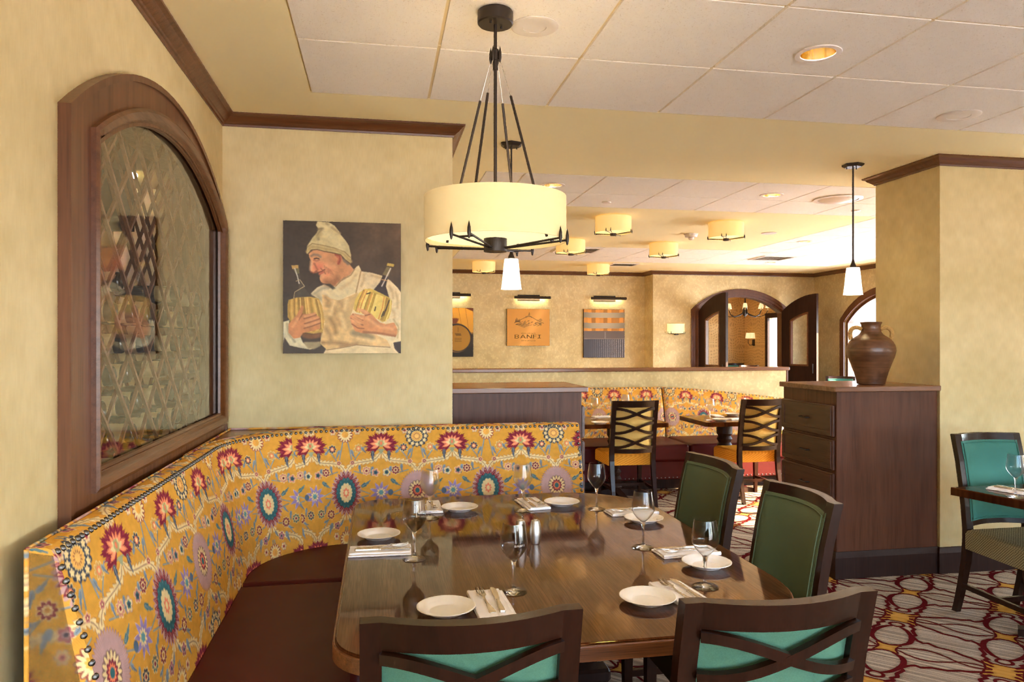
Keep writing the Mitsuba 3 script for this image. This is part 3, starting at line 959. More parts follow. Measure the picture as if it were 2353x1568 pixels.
    # flasks: dark glass necks, straw jackets
    for pts, c in (([(1030, 795), (1090, 722), (1120, 650), (1162, 556), (1204, 566), (1170, 680), (1152, 760), (1185, 875), (1100, 835)], (58, 44, 40)), ([(236, 892), (290, 785), (276, 690), (240, 600), (288, 588), (312, 715), (352, 800), (415, 872)], (78, 68, 54))):
        po(pts, c, 0.0014, 0.1)
    po([(1118, 640), (1160, 556), (1206, 566), (1180, 660)], (120, 106, 70), 0.0015)
    po([(232, 596), (290, 588), (296, 640), (262, 650)], (112, 102, 66), 0.0015)
    po([(1168, 518), (1238, 530), (1232, 558), (1160, 548)], (196, 166, 84), 0.0012)
    po([(216, 562), (284, 556), (286, 590), (226, 598)], (190, 150, 82), 0.0012)
    st([(1200, 575), (1150, 680), (1112, 758)], 0.003, (226, 214, 200), 0.003)
    st([(250, 592), (275, 670), (292, 742)], 0.0026, (214, 206, 190), 0.0026)
    st([(262, 720), (300, 705), (345, 770), (250, 830), (238, 900)], 0.0018, (178, 158, 120), 0.0016)
    st([(1110, 690), (1160, 700)], 0.0022, (196, 150, 96), 0.002)
    jr = [(940, 790), (1000, 785), (1100, 830), (1182, 872), (1216, 912), (1206, 1010), (1182, 1090), (1120, 1130), (1050, 1082), (950, 1042), (860, 1032), (826, 1000), (842, 900), (882, 832)]
    jl = [(190, 910), (260, 886), (400, 875), (482, 892), (516, 962), (542, 1100), (522, 1240), (430, 1252), (320, 1232), (222, 1150), (180, 1080), (180, 960)]
    po(jr, (204, 172, 78), 0.0016, 0.14, 9)
    po(jl, (190, 152, 74), 0.0016, 0.16, 10)
    rng = np.random.default_rng(5)
    for i in range(26):
        f = i / 25
        a = np.array([930 + 270 * f, 800 + 95 * f])
        b = np.array([850 + 300 * f, 1015 + 105 * f])
        m = (a + b) / 2 + np.array([-10 + 26 * f, 0])
        c = [(224, 196, 104), (168, 132, 48), (232, 206, 120), (150, 112, 44), (206, 138, 66)][rng.integers(5)]
        st([a, m, b], 0.0028, c, 0.0022)
    for i in range(26):
        f = i / 25
        a = np.array([200 + 285 * f, 915 - 30 * math.sin(PI * f)])
        b = np.array([215 + 315 * f, 1130 + 95 * math.sin(PI * f * 0.8)])
        c = [(214, 178, 98), (160, 122, 52), (222, 188, 110), (142, 104, 48), (196, 150, 76)][rng.integers(5)]
        st([a, (a + b) / 2 + np.array([(f - 0.5) * 30, 0]), b], 0.0030, c, 0.0024)
    for a, b in (((1185, 905), (1150, 1010)), ((1130, 1020), (1110, 1070)), ((1048, 975), (1040, 1010)), ((1150, 1000), (1130, 1060)), ((960, 840), (990, 830))):
        st([a, b], 0.0030, (52, 36, 26), 0.002)
    po([(300, 1232), (430, 1252), (520, 1235), (500, 1290), (400, 1305), (330, 1290)], (112, 74, 44), 0.004, 0.15, 12)
    # hands
    hl = [(190, 1150), (270, 1060), (318, 960), (337, 980), (322, 1050), (380, 1050), (450, 1034), (462, 1060), (488, 1080), (502, 1120), (494, 1200), (420, 1222), (332, 1242), (300, 1290), (240, 1300), (190, 1240)]
    hr = [(862, 990), (930, 1000), (1000, 1040), (1090, 1132), (1150, 1150), (1240, 1130), (1282, 1230), (1250, 1282), (1120, 1252), (1000, 1242), (900, 1240), (842, 1222), (800, 1130), (790, 1070), (822, 1040), (880, 1052), (942, 1062)]
    po(hl, (190, 126, 80), S, 0.10, 13)
    po(hr, (200, 136, 86), S, 0.10, 14)
    for pts in ([(340, 1098), (400, 1080), (458, 1056)], [(345, 1148), (420, 1125), (494, 1098)], [(340, 1195), (420, 1172), (500, 1140)], [(325, 1050), (290, 1110)]):
        st(pts, 0.0024, (128, 74, 44), 0.003)
    for pts in ([(350, 1075), (440, 1048)], [(360, 1125), (470, 1085)], [(360, 1170), (480, 1128)], [(230, 1180), (280, 1100)]):
        st(pts, 0.005, (216, 158, 108), 0.006)
    for pts in ([(822, 1052), (880, 1090), (920, 1110)], [(802, 1090), (870, 1140), (920, 1160)], [(812, 1150), (870, 1190), (930, 1196)], [(945, 1062), (990, 1050)]):
        st(pts, 0.0024, (136, 80, 48), 0.003)
    for pts in ([(840, 1062), (910, 1090)], [(815, 1108), (890, 1146)], [(960, 1090), (1090, 1180), (1220, 1200)], [(880, 1000), (960, 1030)]):
        st(pts, 0.006, (222, 164, 112), 0.008)
    st([(930, 1232), (1100, 1245), (1250, 1275)], 0.006, (150, 96, 60), 0.006)
    # cuff
    po([(1172, 1122), (1212, 1086), (1282, 1130), (1302, 1200), (1292, 1330), (1212, 1342), (1150, 1302), (1162, 1272), (1250, 1283), (1284, 1232), (1240, 1132)], (226, 206, 162), S, 0.12, 15)
    st([(1230, 1100), (1280, 1180), (1270, 1290)], 0.004, (184, 160, 112), 0.005)
    po([(1230, 1340), (1310, 1325), (1310, 1450), (1290, 1450), (1245, 1400)], (58, 44, 40), 0.002)
    n = meshkit.fbm(np.stack([p.U * 70, p.V * 70, 0 * p.U], -1), 3, 21)
    p.c *= (0.93 + 0.14 * n)[..., None]
    return p


PORT = portrait()

# ================================================================== THE BOOTH IN THE CORNER
BY0, BCX, BCY, BR, BXE = 1.80, -0.11, 3.42, 0.665, 1.12
S1 = BCY - BY0
S2 = S1 + 0.608 * PI / 2
S3 = S2 + BXE - BCX


def booth_pt(s, o):
    """plan point of the booth's back: s along the nail line, o out from its rear face"""
    s, o = np.broadcast_arrays(np.asarray(s, float), np.asarray(o, float))
    phi = np.clip((s - S1) / 0.608, 0, PI / 2)
    x = BCX - (BR - o) * np.cos(phi) + np.maximum(s - S2, 0)
    y = BCY + (BR - o) * np.sin(phi) - np.maximum(S1 - s, 0)
    return x, y


def back_profile():
    """(o, z) of the cover from the rear edge over the top and down the front, spaced evenly; v = 0 at the nails"""
    ctrl = [(0.0, 1.052), (0.012, 1.060), (0.040, 1.058), (0.056, 1.051), (0.064, 1.036)]
    for z in np.linspace(1.02, 0.44, 30):
        t = (1.02 - z) / 0.58
        ctrl.append((0.068 + 0.132 * t + 0.014 * math.sin(PI * t), z))
    c = np.array(ctrl)
    L = np.r_[0, np.cumsum(np.linalg.norm(np.diff(c, axis=0), axis=1))]
    n = int(L[-1] / 0.0028)
    t = np.linspace(0, L[-1], n)
    return np.interp(t, L, c[:, 0]), np.interp(t, L, c[:, 1]), t - L[3]


BO, BZ, BV = back_profile()


def booth_u(s):
    """the pattern's u along the back: three widths of cloth"""
    return np.where(s < 1.737, (s - 0.545) * 0.88, np.where(s < 2.215, (s - 1.996) * 0.90, (s - 2.504) * 1.045))


bq = thing('corner_banquette', 'large curved corner booth with ochre floral back and burgundy leather seat', 'booth')
ss = np.linspace(0, S3, int(S3 / 0.0028))
px_, py_ = booth_pt(ss[None, :], BO[:, None])
V = np.stack([px_, py_, np.repeat(BZ[:, None], len(ss), 1)], -1)
C = cloth_at(*np.broadcast_arrays(booth_u(ss)[None, :], BV[:, None]))
put(bq + '__back_cover', printed(V[::-1], C[::-1]), label='ochre cloth woven with flowers and leaves')
# ends of the back
for s_end, nm, flip in ((0.0, 'end_panel', False), (S3, 'end_panel', True)):
    f_ = np.linspace(0, 1, 80)
    O = f_[None, :] * BO[3:, None]
    X, Y = booth_pt(s_end, O)
    Zz = np.repeat(BZ[3:, None], 80, 1)
    Vv = np.stack([X, Y, Zz], -1)
    Cc = cloth_at(O * 1.05 + 0.655, np.repeat(BV[3:, None], 80, 1) + 0.30)
    if flip:
        Vv, Cc = Vv[::-1], Cc[::-1]
    put(bq + '__end_panel', printed(Vv, Cc))
bp = [booth_pt(s, 0.0) for s in np.r_[0, np.linspace(S1, S2, 24), S3]]
bp = [(float(a), float(b)) for a, b in bp]
struct_path = [(a + 0, b) for a, b in bp]
put(bq + '__shell', P(mitre(bp, [(0.002, 0.0), (0.16, 0.0), (0.17, 0.44), (0.055, 1.04), (0.002, 1.05)]), canvas_side, 20), label='dark shell of the back')


def cloth_tube(path, r, u0, v0):
    m = tube(path, r, 8)
    v = np.array(m.vertices)
    d = np.r_[0, np.cumsum(np.linalg.norm(np.diff(np.asarray(path), axis=0), axis=1))]
    k = np.argmin(((v[:, None, :] - np.asarray(path)[None]) ** 2).sum(-1), 1) if len(path) < 600 else None
    return mikit.ply(m, vcol, True, color=cloth_at(u0 + d[k], np.full(len(v), v0)))


s_p = np.linspace(0, S3, 420)
xx, yy = booth_pt(s_p, 0.002)
put(bq + '__welt', cloth_tube(np.stack([xx, yy, np.full_like(xx, 1.057)], 1), 0.0055, 0.1, 0.42), label='narrow welt along the top rear edge')
zz = np.linspace(1.057, 0.02, 200)
put(bq + '__welt', cloth_tube(np.stack([np.full_like(zz, -0.775), np.full_like(zz, BY0), zz], 1), 0.0055, 0.3, 0.2))
# nailheads along the top and down the two ends
nail = lathe([(0, -0.002), (0.0078, -0.002), (0.0080, 0.0005), (0.0066, 0.0032), (0.0036, 0.0052), (0, 0.0058)], 10)
nail_ply = P(nail, nail_mat, True)


def nail_at(key, p, nrm):
    nrm = np.asarray(nrm, float) / np.linalg.norm(nrm)
    a = np.cross(nrm, [0, 0, 1.0]) if abs(nrm[2]) < 0.95 else np.array([1.0, 0, 0])
    a /= np.linalg.norm(a)
    b = np.cross(nrm, a)
    M = np.eye(4)
    M[:3, 0], M[:3, 1], M[:3, 2], M[:3, 3] = a, b, nrm, p
    put(key, nail_ply, T(M))


for s in np.arange(0.012, S3 - 0.005, 0.0272):
    x, y = booth_pt(s, 0.0595)
    x1, y1 = booth_pt(s, 0.16)
    n = np.array([float(x1 - x), float(y1 - y), 0.0])
    nail_at(bq + '__nailhead', (float(x), float(y), 1.047), n / np.linalg.norm(n) + np.array([0, 0, 0.9]))
for z in np.arange(1.012, 0.52, -0.0315):
    o = float(np.interp(-z, -BZ[3:], BO[3:]))
    x, y = booth_pt(0.0, o)
    nail_at(bq + '__nailhead', (float(x), float(y) + 0.004, z), (1, -0.8, 0.1))
    x, y = booth_pt(S3, o)
    nail_at(bq + '__nailhead', (float(x) - 0.012, float(y), z), (0.05, -1, 0.1))


def cushion(poly, z0, z1, r, n=7):
    """a slab of poly with a rounded upper edge, as one closed skin of rings"""
    poly = poly.buffer(-r * 0.5).buffer(r * 0.5).segmentize(0.03)
    base = np.array(poly.exterior.coords)[:-1]
    nxt, prv = np.roll(base, -1, 0), np.roll(base, 1, 0)
    t = nxt - prv
    nn = np.stack([t[:, 1], -t[:, 0]], 1)
    nn /= np.linalg.norm(nn, axis=1, keepdims=True)
    if not poly.exterior.is_ccw:
        nn = -nn
    rings = [np.c_[base, np.full(len(base), z0)]]
    for a in np.linspace(0, PI / 2, n):
        q = base - nn * r * (1 - math.cos(a))
        rings.append(np.c_[q, np.full(len(base), z1 - r + r * math.sin(a))])
    v = np.vstack(rings)
    m = len(base)
    k = np.arange(m)
    k2 = (k + 1) % m
    f = []
    for i in range(len(rings) - 1):
        f += [np.stack([i * m + k, i * m + k2, (i + 1) * m + k2], 1), np.stack([i * m + k, (i + 1) * m + k2, (i + 1) * m + k], 1)]
    top = Polygon(rings[-1][:, :2])
    tv, tf = trimesh.creation.triangulate_polygon(top if top.is_valid else top.buffer(0), engine='earcut')
    o = len(v)
    v = np.vstack([v, np.c_[tv, np.full(len(tv), z1)], np.c_[base, np.full(m, z0)]])
    f.append(tf + o)
    return fixn(trimesh.Trimesh(v, np.vstack(f), process=False))


arc = [(BCX - (BR - 0.17) * math.cos(a), BCY + (BR - 0.17) * math.sin(a)) for a in np.linspace(0, PI / 2, 20)]
corner = Polygon([(-0.605, 3.305), *arc, (1.10, BCY + BR - 0.17), (1.10, 3.42), (0.12, 3.42), (-0.06, 3.305)])
put(bq + '__seat_cushion', P(cushion(sbox(-0.605, 1.80, -0.06, 3.298), 0.34, 0.475, 0.03), leather, 40), label='burgundy leather seat')
put(bq + '__seat_cushion', P(cushion(corner, 0.34, 0.475, 0.03), leather, 40))
put(bq + '__seat_base', P(ext(unary_union([sbox(-0.6, 1.82, -0.09, 3.35), corner.buffer(-0.03)]), 0.34), leather, False))
# dark triangular shelf that fills the corner behind the curve
fill = Polygon([(-0.794, 3.42), (-0.778, 3.42)] + [(BCX - (BR + 0.004) * math.cos(a), BCY + (BR + 0.004) * math.sin(a)) for a in np.linspace(0.05, PI / 2, 20)] + [(BCX, 4.148), (-0.794, 4.148)])
cs = tag(put('corner_shelf', P(slab(fill, 'z', 1.02, 1.046), cab_x, False)), 'dark wooden shelf filling the corner behind the booth', 'shelf')
put(cs + '__welt', cloth_tube(np.array([(-0.789, 3.2 + 0.945 * t, 1.052) for t in np.linspace(0, 1, 60)] + [(-0.789 + 1.19 * t, 4.143, 1.052) for t in np.linspace(0.01, 1, 80)]), 0.0055, 0.2, 0.25))

# ================================================================== THE ARCHED WINE WINDOW
ww = thing('wine_window', 'brown arched wine display window with a glass pane set in the left wall', 'display window')
outer = arch(2.10, 4.125, 0.93, 2.15, 2.485)
ring1 = outer.difference(NICHE)
put(ww + '__casing', P(slab(ring1, 'x', -0.83, -0.806), trim_z, False), label='flat brown surround')
put(ww + '__edge_bead', P(slab(outer.difference(outer.buffer(-0.022, join_style=2)), 'x', -0.812, -0.797), trim_z, False))
put(ww + '__reveal', P(slab(arch(2.275, 4.075, 1.105, 2.115, 2.372).difference(arch(2.275, 4.075, 1.105, 2.115, 2.372).buffer(-0.006, join_style=2)), 'x', -0.90, -0.837), dark_wood, False), label='dark lining of the opening')
in_out = arch(2.255, 4.095, 1.085, 2.135, 2.395)
MP = [(0.0, 0.0), (0.035, 0.0), (0.035, 0.012), (0.030, 0.02), (0.022, 0.022), (0.018, 0.028), (0.008, 0.03), (0.0, 0.024)]


def frame_sweep(poly, prof, x0):
    """a moulding run around an outline in the wall plane: profile (inward, out of the wall)"""
    c = np.array(poly.exterior.coords)[:-1]
    if not poly.exterior.is_ccw:
        c = c[::-1]
    m = mitre(c[::-1], [(a, b) for a, b in prof], True)
    v = np.array(m.vertices)
    return fixn(trimesh.Trimesh(np.stack([x0 + v[:, 2], v[:, 0], v[:, 1]], 1), m.faces, process=False))


put(ww + '__moulding', P(frame_sweep(in_out, [(a + 0.004, b) for a, b in [(0, 0), (0.062, -0.022), (0.060, -0.010), (0.050, -0.004), (0.042, 0.010), (0.032, 0.016), (0.012, 0.020), (0.0, 0.014)]], -0.806), trim_y, 30), label='raised moulding around the glass')
gl = NICHE.buffer(0.018)
tv, tf = trimesh.creation.triangulate_polygon(gl, engine='earcut')
put(ww + '__glass_pane', P(trimesh.Trimesh(np.c_[np.full(len(tv), -0.834), tv], tf, process=False), display_pane, False))

# lattice rack: crossing boards on 45 degrees, nodes every 0.237 m
rk = thing('wine_rack', 'diamond lattice wine rack behind the arched glass', 'wine rack')
NY, NZ, HD = 2.663, 1.57, 0.1185
RACK = sbox(2.05, 0.86, 4.75, 2.52)
for sgn in (1, -1):
    for k in range(-22, 23):
        c = NZ - sgn * NY + 2 * HD * k          # line z = sgn * y + c
        pts = [(0.0, c), (7.0, sgn * 7.0 + c)]
        b = LineString(pts).buffer(0.0065, cap_style=2).intersection(RACK)
        if b.is_empty or b.area < 0.004:
            continue
        for xa in (-0.945, -1.225):
            bb = b
            if bb.is_empty or bb.area < 0.002:
                continue
            o = 0.0 if sgn > 0 else 0.012
            put(rk + '__slat', P(slab(bb, 'x', xa - 0.012 + o, xa + o), rack_wood, False))
put(rk + '__frame', P(slab(RACK.buffer(0.03, join_style=2).difference(RACK), 'x', -1.245, -0.925), rack_wood, False))
# bottles lying in the diamonds, their bases to the glass
bot = lathe([(0, 0.010), (0.012, 0.004), (0.030, 0.0), (0.036, 0.004), (0.0375, 0.012), (0.0375, 0.185), (0.033, 0.212), (0.020, 0.240), (0.0145, 0.262), (0.0145, 0.300), (0, 0.300)], 22)
lab_ = lathe([(0.0379, 0.030), (0.0379, 0.100)], 22, closed=False)
foil_ = lathe([(0, 0.302), (0.0152, 0.302), (0.0152, 0.262), (0.0146, 0.262)], 16, closed=False)
lay = T().rotate([0, 1, 0], -90)
bot_p, lab_p, foil_p = P(bot, bottle_glass, 30), P(lab_, paper, True), P(foil_, foil, 30)
rng = np.random.default_rng(8)
ROWS = {5: 'lowest', 4: 'second lowest', 3: 'third lowest', 2: 'middle', 1: 'third highest', 0: 'second highest', -1: 'highest', -2: 'topmost'}
for i in range(-5, 18):
    for j in range(-2, 6):
        if (i + j) % 2:
            continue
        cy, cz = NY + HD * i, NZ - HD * j           # a node; the bottle lies in the V above it
        if not (2.12 < cy < 4.6 and 0.92 < cz < 1.80):
            continue
        keep = 0.92 if cz < 1.6 else 0.35
        if rng.random() > keep:
            continue
        zc = cz + 0.0065 * 1.42 + 0.0375 * 1.4142 + 0.001
        b = thing('wine_bottle', f'dark wine bottle with cream label in the {ROWS[j]} row of the diamond rack', 'bottle', f'wine bottles in the {ROWS[j]} row of the diamond rack')
        m = T().translate([-0.945 - 0.03 * rng.random(), cy, zc]) @ lay @ T().rotate([0, 0, 1], 360 * rng.random())
        put(b + '__body', bot_p, m)
        put(b + '__label', lab_p, m)
        put(b + '__foil', foil_p, m)
# the cellar's own lamp
cl = thing('cellar_lamp', 'small bare bulb glowing in the wine cellar behind the glass', 'lamp')
put(cl + '__bulb', P(trimesh.creation.icosphere(2, 0.020).apply_translation([-1.50, 4.9, 2.56]), plaster, True), emitter=emit(LAMP * 55))
put(cl + '__holder', P(cyl(-1.50, 4.9, 2.575, CEIL - 0.013, 0.010, 12), iron, 30))
cl2 = thing('added_wash_light', 'shielded warm light added high in the wine cellar to brighten its end wall', 'lamp')  # added light behind a shield, put in to brighten the pale end strip
put(cl2 + '__shield', P(cbox(-2.04, -1.70, 5.54, 5.56, 2.30, CEIL - 0.014), iron, False))
put(cl2 + '__tube', P(cbox(-2.02, -1.74, 5.575, 5.60, 2.50, 2.53), plaster, False), emitter=emit(np.array([1.0, 0.64, 0.26]) * 1300))
cl3 = thing('added_bottle_light', 'unseen warm light added beside the wine rack to brighten the bottle labels', 'lamp')  # hidden light added so the bottle labels show bright
put(cl3 + '__bulb', P(trimesh.creation.icosphere(2, 0.05).apply_translation([-1.45, 1.86, 1.75]), plaster, True), emitter=emit(np.array([1.0, 0.80, 0.50]) * 170))
put(cl3 + '__holder', P(cbox(-1.475, -1.425, 1.75, 1.80, 1.70, 1.80), iron, False))


# ================================================================== THE BIG TABLE
def rrect(x0, x1, y0, y1, r):
    """outline with four corner radii (left-near, right-near, right-far, left-far)"""
    pts = []
    for (cx, cy, a0), q in zip(((x0 + r[0], y0 + r[0], 180), (x1 - r[1], y0 + r[1], 270), (x1 - r[2], y1 - r[2], 0), (x0 + r[3], y1 - r[3], 90)), r):
        for a in np.radians(np.linspace(a0, a0 + 90, 14)):
            pts.append((cx + q * math.cos(a), cy + q * math.sin(a)))
    return Polygon(pts)


tb = thing('dining_table', 'large dark polished oak table with rounded corners in front of the booth', 'table')
tp = rrect(-0.12, 1.285, 1.80, 3.655, (0.16, 0.42, 0.42, 0.16))
put(tb + '__tabletop', P(cushion(tp.buffer(-0.006), 0.722, 0.750, 0.005, 4), table_mat, 35))
put(tb + '__edge_band', P(cushion(tp, 0.704, 0.744, 0.004, 4), table_edge, 35), label='oak edge of the table, lighter than its top')
bal = [(0, 0.06), (0.075, 0.06), (0.085, 0.10), (0.060, 0.14), (0.055, 0.22), (0.075, 0.26), (0.055, 0.30), (0.055, 0.34), (0.078, 0.38), (0.058, 0.42), (0.060, 0.56), (0.080, 0.62), (0.085, 0.70), (0, 0.70)]
for y in (2.28, 3.18):
    put(tb + '__pedestal', P(lathe(bal, 24).apply_translation([0.56, y, 0]), dark_wood, 30))
    put(tb + '__foot', P(cat(cbox(0.10, 1.02, y - 0.05, y + 0.05, 0.0, 0.06, 0.012), cbox(0.51, 0.61, y - 0.36, y + 0.36, 0.001, 0.061, 0.012)), dark_wood, False))
    put(tb + '__bracket', P(cbox(0.36, 0.76, y - 0.2, y + 0.2, 0.685, 0.704), dark_wood, False))

# ================================================================== TABLEWARE
TZ = 0.750
plate_m = lathe([(0, 0.0035), (0.046, 0.0035), (0.050, 0.0045), (0.056, 0.0105), (0.064, 0.0150), (0.078, 0.0195), (0.0825, 0.0205), (0.0842, 0.0196), (0.0838, 0.0178), (0.078, 0.0165), (0.062, 0.0105), (0.052, 0.0022), (0.050, 0.0), (0.046, 0.0), (0.045, 0.0012), (0, 0.0012)], 56)
plate_p = P(plate_m, porcelain, 50)


BOWL = [(0.0, 0.0965), (0.0060, 0.0975), (0.0165, 0.105), (0.0290, 0.119), (0.0385, 0.133), (0.0420, 0.143), (0.0425, 0.151), (0.0412, 0.165), (0.0378, 0.188), (0.0338, 0.213)]
STEM = [(0.0, 0.0), (0.0395, 0.0), (0.0415, 0.0012), (0.0400, 0.0026), (0.022, 0.0048), (0.010, 0.0085), (0.0052, 0.016), (0.0042, 0.030), (0.0040, 0.060), (0.0046, 0.078), (0.0072, 0.090), (0.0100, 0.0963), (0.0050, 0.0958), (0.0, 0.0955)]


def spline(pts, n):
    p = np.array(pts)
    t = np.r_[0, np.cumsum(np.linalg.norm(np.diff(p, axis=0), axis=1))]
    from scipy.interpolate import PchipInterpolator
    q = np.linspace(0, t[-1], n)
    return np.stack([PchipInterpolator(t, p[:, 0])(q), PchipInterpolator(t, p[:, 1])(q)], 1)


def bowl_mesh(n, k):
    """a closed thin shell"""
    p = spline(BOWL, k)
    t = np.gradient(p, axis=0)
    t /= np.linalg.norm(t, axis=1, keepdims=True)
    q = p + np.stack([-t[:, 1], t[:, 0]], 1) * 0.0008
    q[:, 0] = np.maximum(q[:, 0], 0)
    q[0] = (0, p[0, 1] + 0.0008)
    return lathe(np.vstack([p, q[::-1]]), n)


glass_p = (P(bowl_mesh(64, 40), bowl_glass, 40), P(lathe(STEM, 44), glass, 40))
glass_far_p = (P(bowl_mesh(24, 16), bowl_glass, 40), P(lathe(STEM, 20), glass, 40))


def bent(poly, h, f, seg=0.005):
    """a thin plate cut to poly and bent by z = f(x, y)"""
    m = ext(poly.segmentize(seg), h)
    v = np.array(m.vertices)
    v[:, 2] += f(v[:, 0], v[:, 1])
    return fixn(trimesh.Trimesh(v, m.faces, process=False))


def fork_mesh():
    L = 0.190
    hd = [(0, -0.0085), (0.006, -0.0105), (0.03, -0.0085), (0.075, -0.0038), (0.110, -0.0030), (0.120, -0.0050), (0.128, -0.0105), (0.138, -0.0118)]
    top = [(0.138, 0.0118), (0.128, 0.0105), (0.120, 0.0050), (0.110, 0.0030), (0.075, 0.0038), (0.03, 0.0085), (0.006, 0.0105), (0, 0.0085)]
    body = Polygon(hd + top)
    tines = [Polygon([(0.136, y - 0.00175), (0.182, y - 0.0013), (0.188, y), (0.182, y + 0.0013), (0.136, y + 0.00175)]) for y in (-0.0100, -0.0034, 0.0034, 0.0100)]
    poly = unary_union([body] + tines)
    return bent(poly, 0.0022, lambda x, y: 0.008 * np.clip((x - 0.075) / 0.05, 0, 1) ** 2 * (x < 0.125) + (x >= 0.125) * (0.008 - 0.006 * np.sin(np.clip((x - 0.125) / 0.063, 0, 1) * PI) + 0.003 * np.clip((x - 0.15) / 0.04, 0, 1)) - 22 * y * y * (x < 0.06) * 0.3)


def knife_mesh():
    h = Polygon([(0, -0.0070), (0.004, -0.0085), (0.03, -0.0080), (0.085, -0.0052), (0.090, -0.0065), (0.094, -0.0050), (0.094, 0.0050), (0.090, 0.0065), (0.085, 0.0052), (0.03, 0.0080), (0.004, 0.0085), (0, 0.0070)])
    hm = cushion(h, 0, 0.0075, 0.0030, 4)
    b = Polygon([(0.092, -0.0045), (0.110, -0.0085), (0.150, -0.0105), (0.185, -0.0100), (0.198, -0.0050), (0.203, 0.003), (0.198, 0.0065), (0.15, 0.0068), (0.092, 0.0045)])
    bm = ext(b, 0.0016).apply_translation([0, 0, 0.003])
    return hm, bm


fork_p = P(fork_mesh(), steel, 30)
kh, kb = knife_mesh()
knife_h, knife_b = P(kh, steel, 35), P(kb, steel, False)


def napkin_mesh(L, W, seed=0):
    """a napkin folded in layers: lower fold, upper fold shifted, and a rolled edge; x along its length"""
    def sheet(x0, x1, y0, y1, z0, z1):
        n = 22
        m = rbox(x0, x1, y0, y1, z0, z1, (z1 - z0) / 2.05, 4)
        m = m.subdivide_to_size(0.03)
        v = np.array(m.vertices)
        q = meshkit.noise(np.c_[v[:, 0] * 26, v[:, 1] * 34, np.full(len(v), seed)], seed)
        v[:, 2] += (q - 0.5) * 0.0022 * (v[:, 2] > z0 + 0.001)
        return trimesh.Trimesh(v, m.faces, process=False)
    a = sheet(-L / 2, L / 2, -W / 2, W / 2, 0.0, 0.0065)
    b = sheet(-L / 2 + 0.003, L / 2 - 0.003, -W / 2 + 0.012, W / 2 - 0.001, 0.0060, 0.0125)
    c = tube([(x, W / 2 - 0.007, 0.0066) for x in np.linspace(-L / 2 + 0.001, L / 2 - 0.001, 12)], 0.0064, 12)
    return a, b, c


def napkin(key_label, cx, cy, ang, L=0.225, W=0.112, z=TZ, seed=0, cutlery=True, where='', group=None, swap=False):
    a, b, c = napkin_mesh(L, W, seed)
    m = T().translate([cx, cy, z + 0.0004]).rotate([0, 0, 1], ang)
    k = thing('napkin', key_label, 'napkin', group)
    put(k + '__lower_fold', P(a, linen, 40), m)
    put(k + '__upper_fold', P(b, linen, 40), m)
    put(k + '__rolled_edge', P(c, linen, 40), m)
    if cutlery:
        fy, ky = (0.016, -0.018) if not swap else (-0.018, 0.016)
        mf = T().translate([cx, cy, z + 0.0140]).rotate([0, 0, 1], ang + 3) @ T().translate([-0.085, fy, 0])
        mk = T().translate([cx, cy, z + 0.0140]).rotate([0, 0, 1], ang - 2) @ T().translate([-0.090, ky, 0])
        tag(put('fork', fork_p, mf), 'steel fork on the napkin ' + where, 'fork', 'cutlery')
        kk = thing('knife', 'steel table knife on the napkin ' + where, 'knife', 'cutlery')
        put(kk + '__handle', knife_h, mk)
        put(kk + '__blade', knife_b, mk)


def wine_glass(x, y, label, z=TZ, far=False, rot=0, group='wine glasses on the big table'):
    k = thing('wine_glass', label, 'wine glass', group)
    for n, d in zip(('bowl', 'stem'), glass_far_p if far else glass_p):
        put(k + '__' + n, d, T().translate([x, y, z + 0.0003]).rotate([0, 0, 1], rot))
    return k


def plate(x, y, label, z=TZ, group='side plates on the big table'):
    return tag(put('side_plate', plate_p, T().translate([x, y, z + 0.0003])), label, 'plate', group)


PLC = [  # plate, napkin (x, y, angle), glass, where
    ((0.188, 2.085), (0.322, 2.105, 92), (0.409, 2.218), 'nearest the camera at the left chair'),
    ((0.783, 2.060), (0.905, 2.085, 97), (1.009, 2.154), 'nearest the camera at the right chair'),
    ((-0.001, 2.925), (0.004, 2.722, -2), (0.123, 2.616), 'at the table end beside the booth'),
    ((0.363, 3.340), (0.228, 3.405, -90), (0.219, 3.214), 'at the back left against the floral booth'),
    ((0.851, 3.363), (0.712, 3.385, -84), (0.646, 3.280), 'at the back right against the floral booth'),
    ((1.119, 2.990), (1.118, 3.148, 184), (0.986, 3.245), 'at the right side before the farther green chair'),
    ((1.106, 2.350), (1.102, 2.512, 183), (0.973, 2.607), 'at the right side before the nearer green chair'),
]
GLASSES = []
for i, (a, n, gq, where) in enumerate(PLC):
    plate(a[0], a[1], 'round white side plate ' + where)
    napkin('folded white napkin with fork and knife ' + where, n[0], n[1], n[2], seed=i, where=where, group='folded napkins on the big table', L=0.235 if i < 2 else 0.225)
    GLASSES.append(wine_glass(gq[0], gq[1], 'clear stemmed wine glass ' + where))
# etched lettering on the bowl of the glass by the shakers
em = meshkit.text_mesh('BANFI', 0.0062, 0.0002)
ev = np.array(em.vertices)
ev[:, 0] = (ev[:, 0] - ev[:, 0].mean()) * 1.35
em2 = em.copy()
th = -PI / 2 + ev[:, 0] / 0.0425 + 0.18
rr = 0.0427 + ev[:, 2] - 0.00005
em2.vertices = np.c_[rr * np.cos(th), rr * np.sin(th), 0.1485 + ev[:, 1]]
put(GLASSES[0] + '__lettering', P(em2, etched, False), T().translate([0.409, 2.218, TZ]), label='etched letters BANFI')

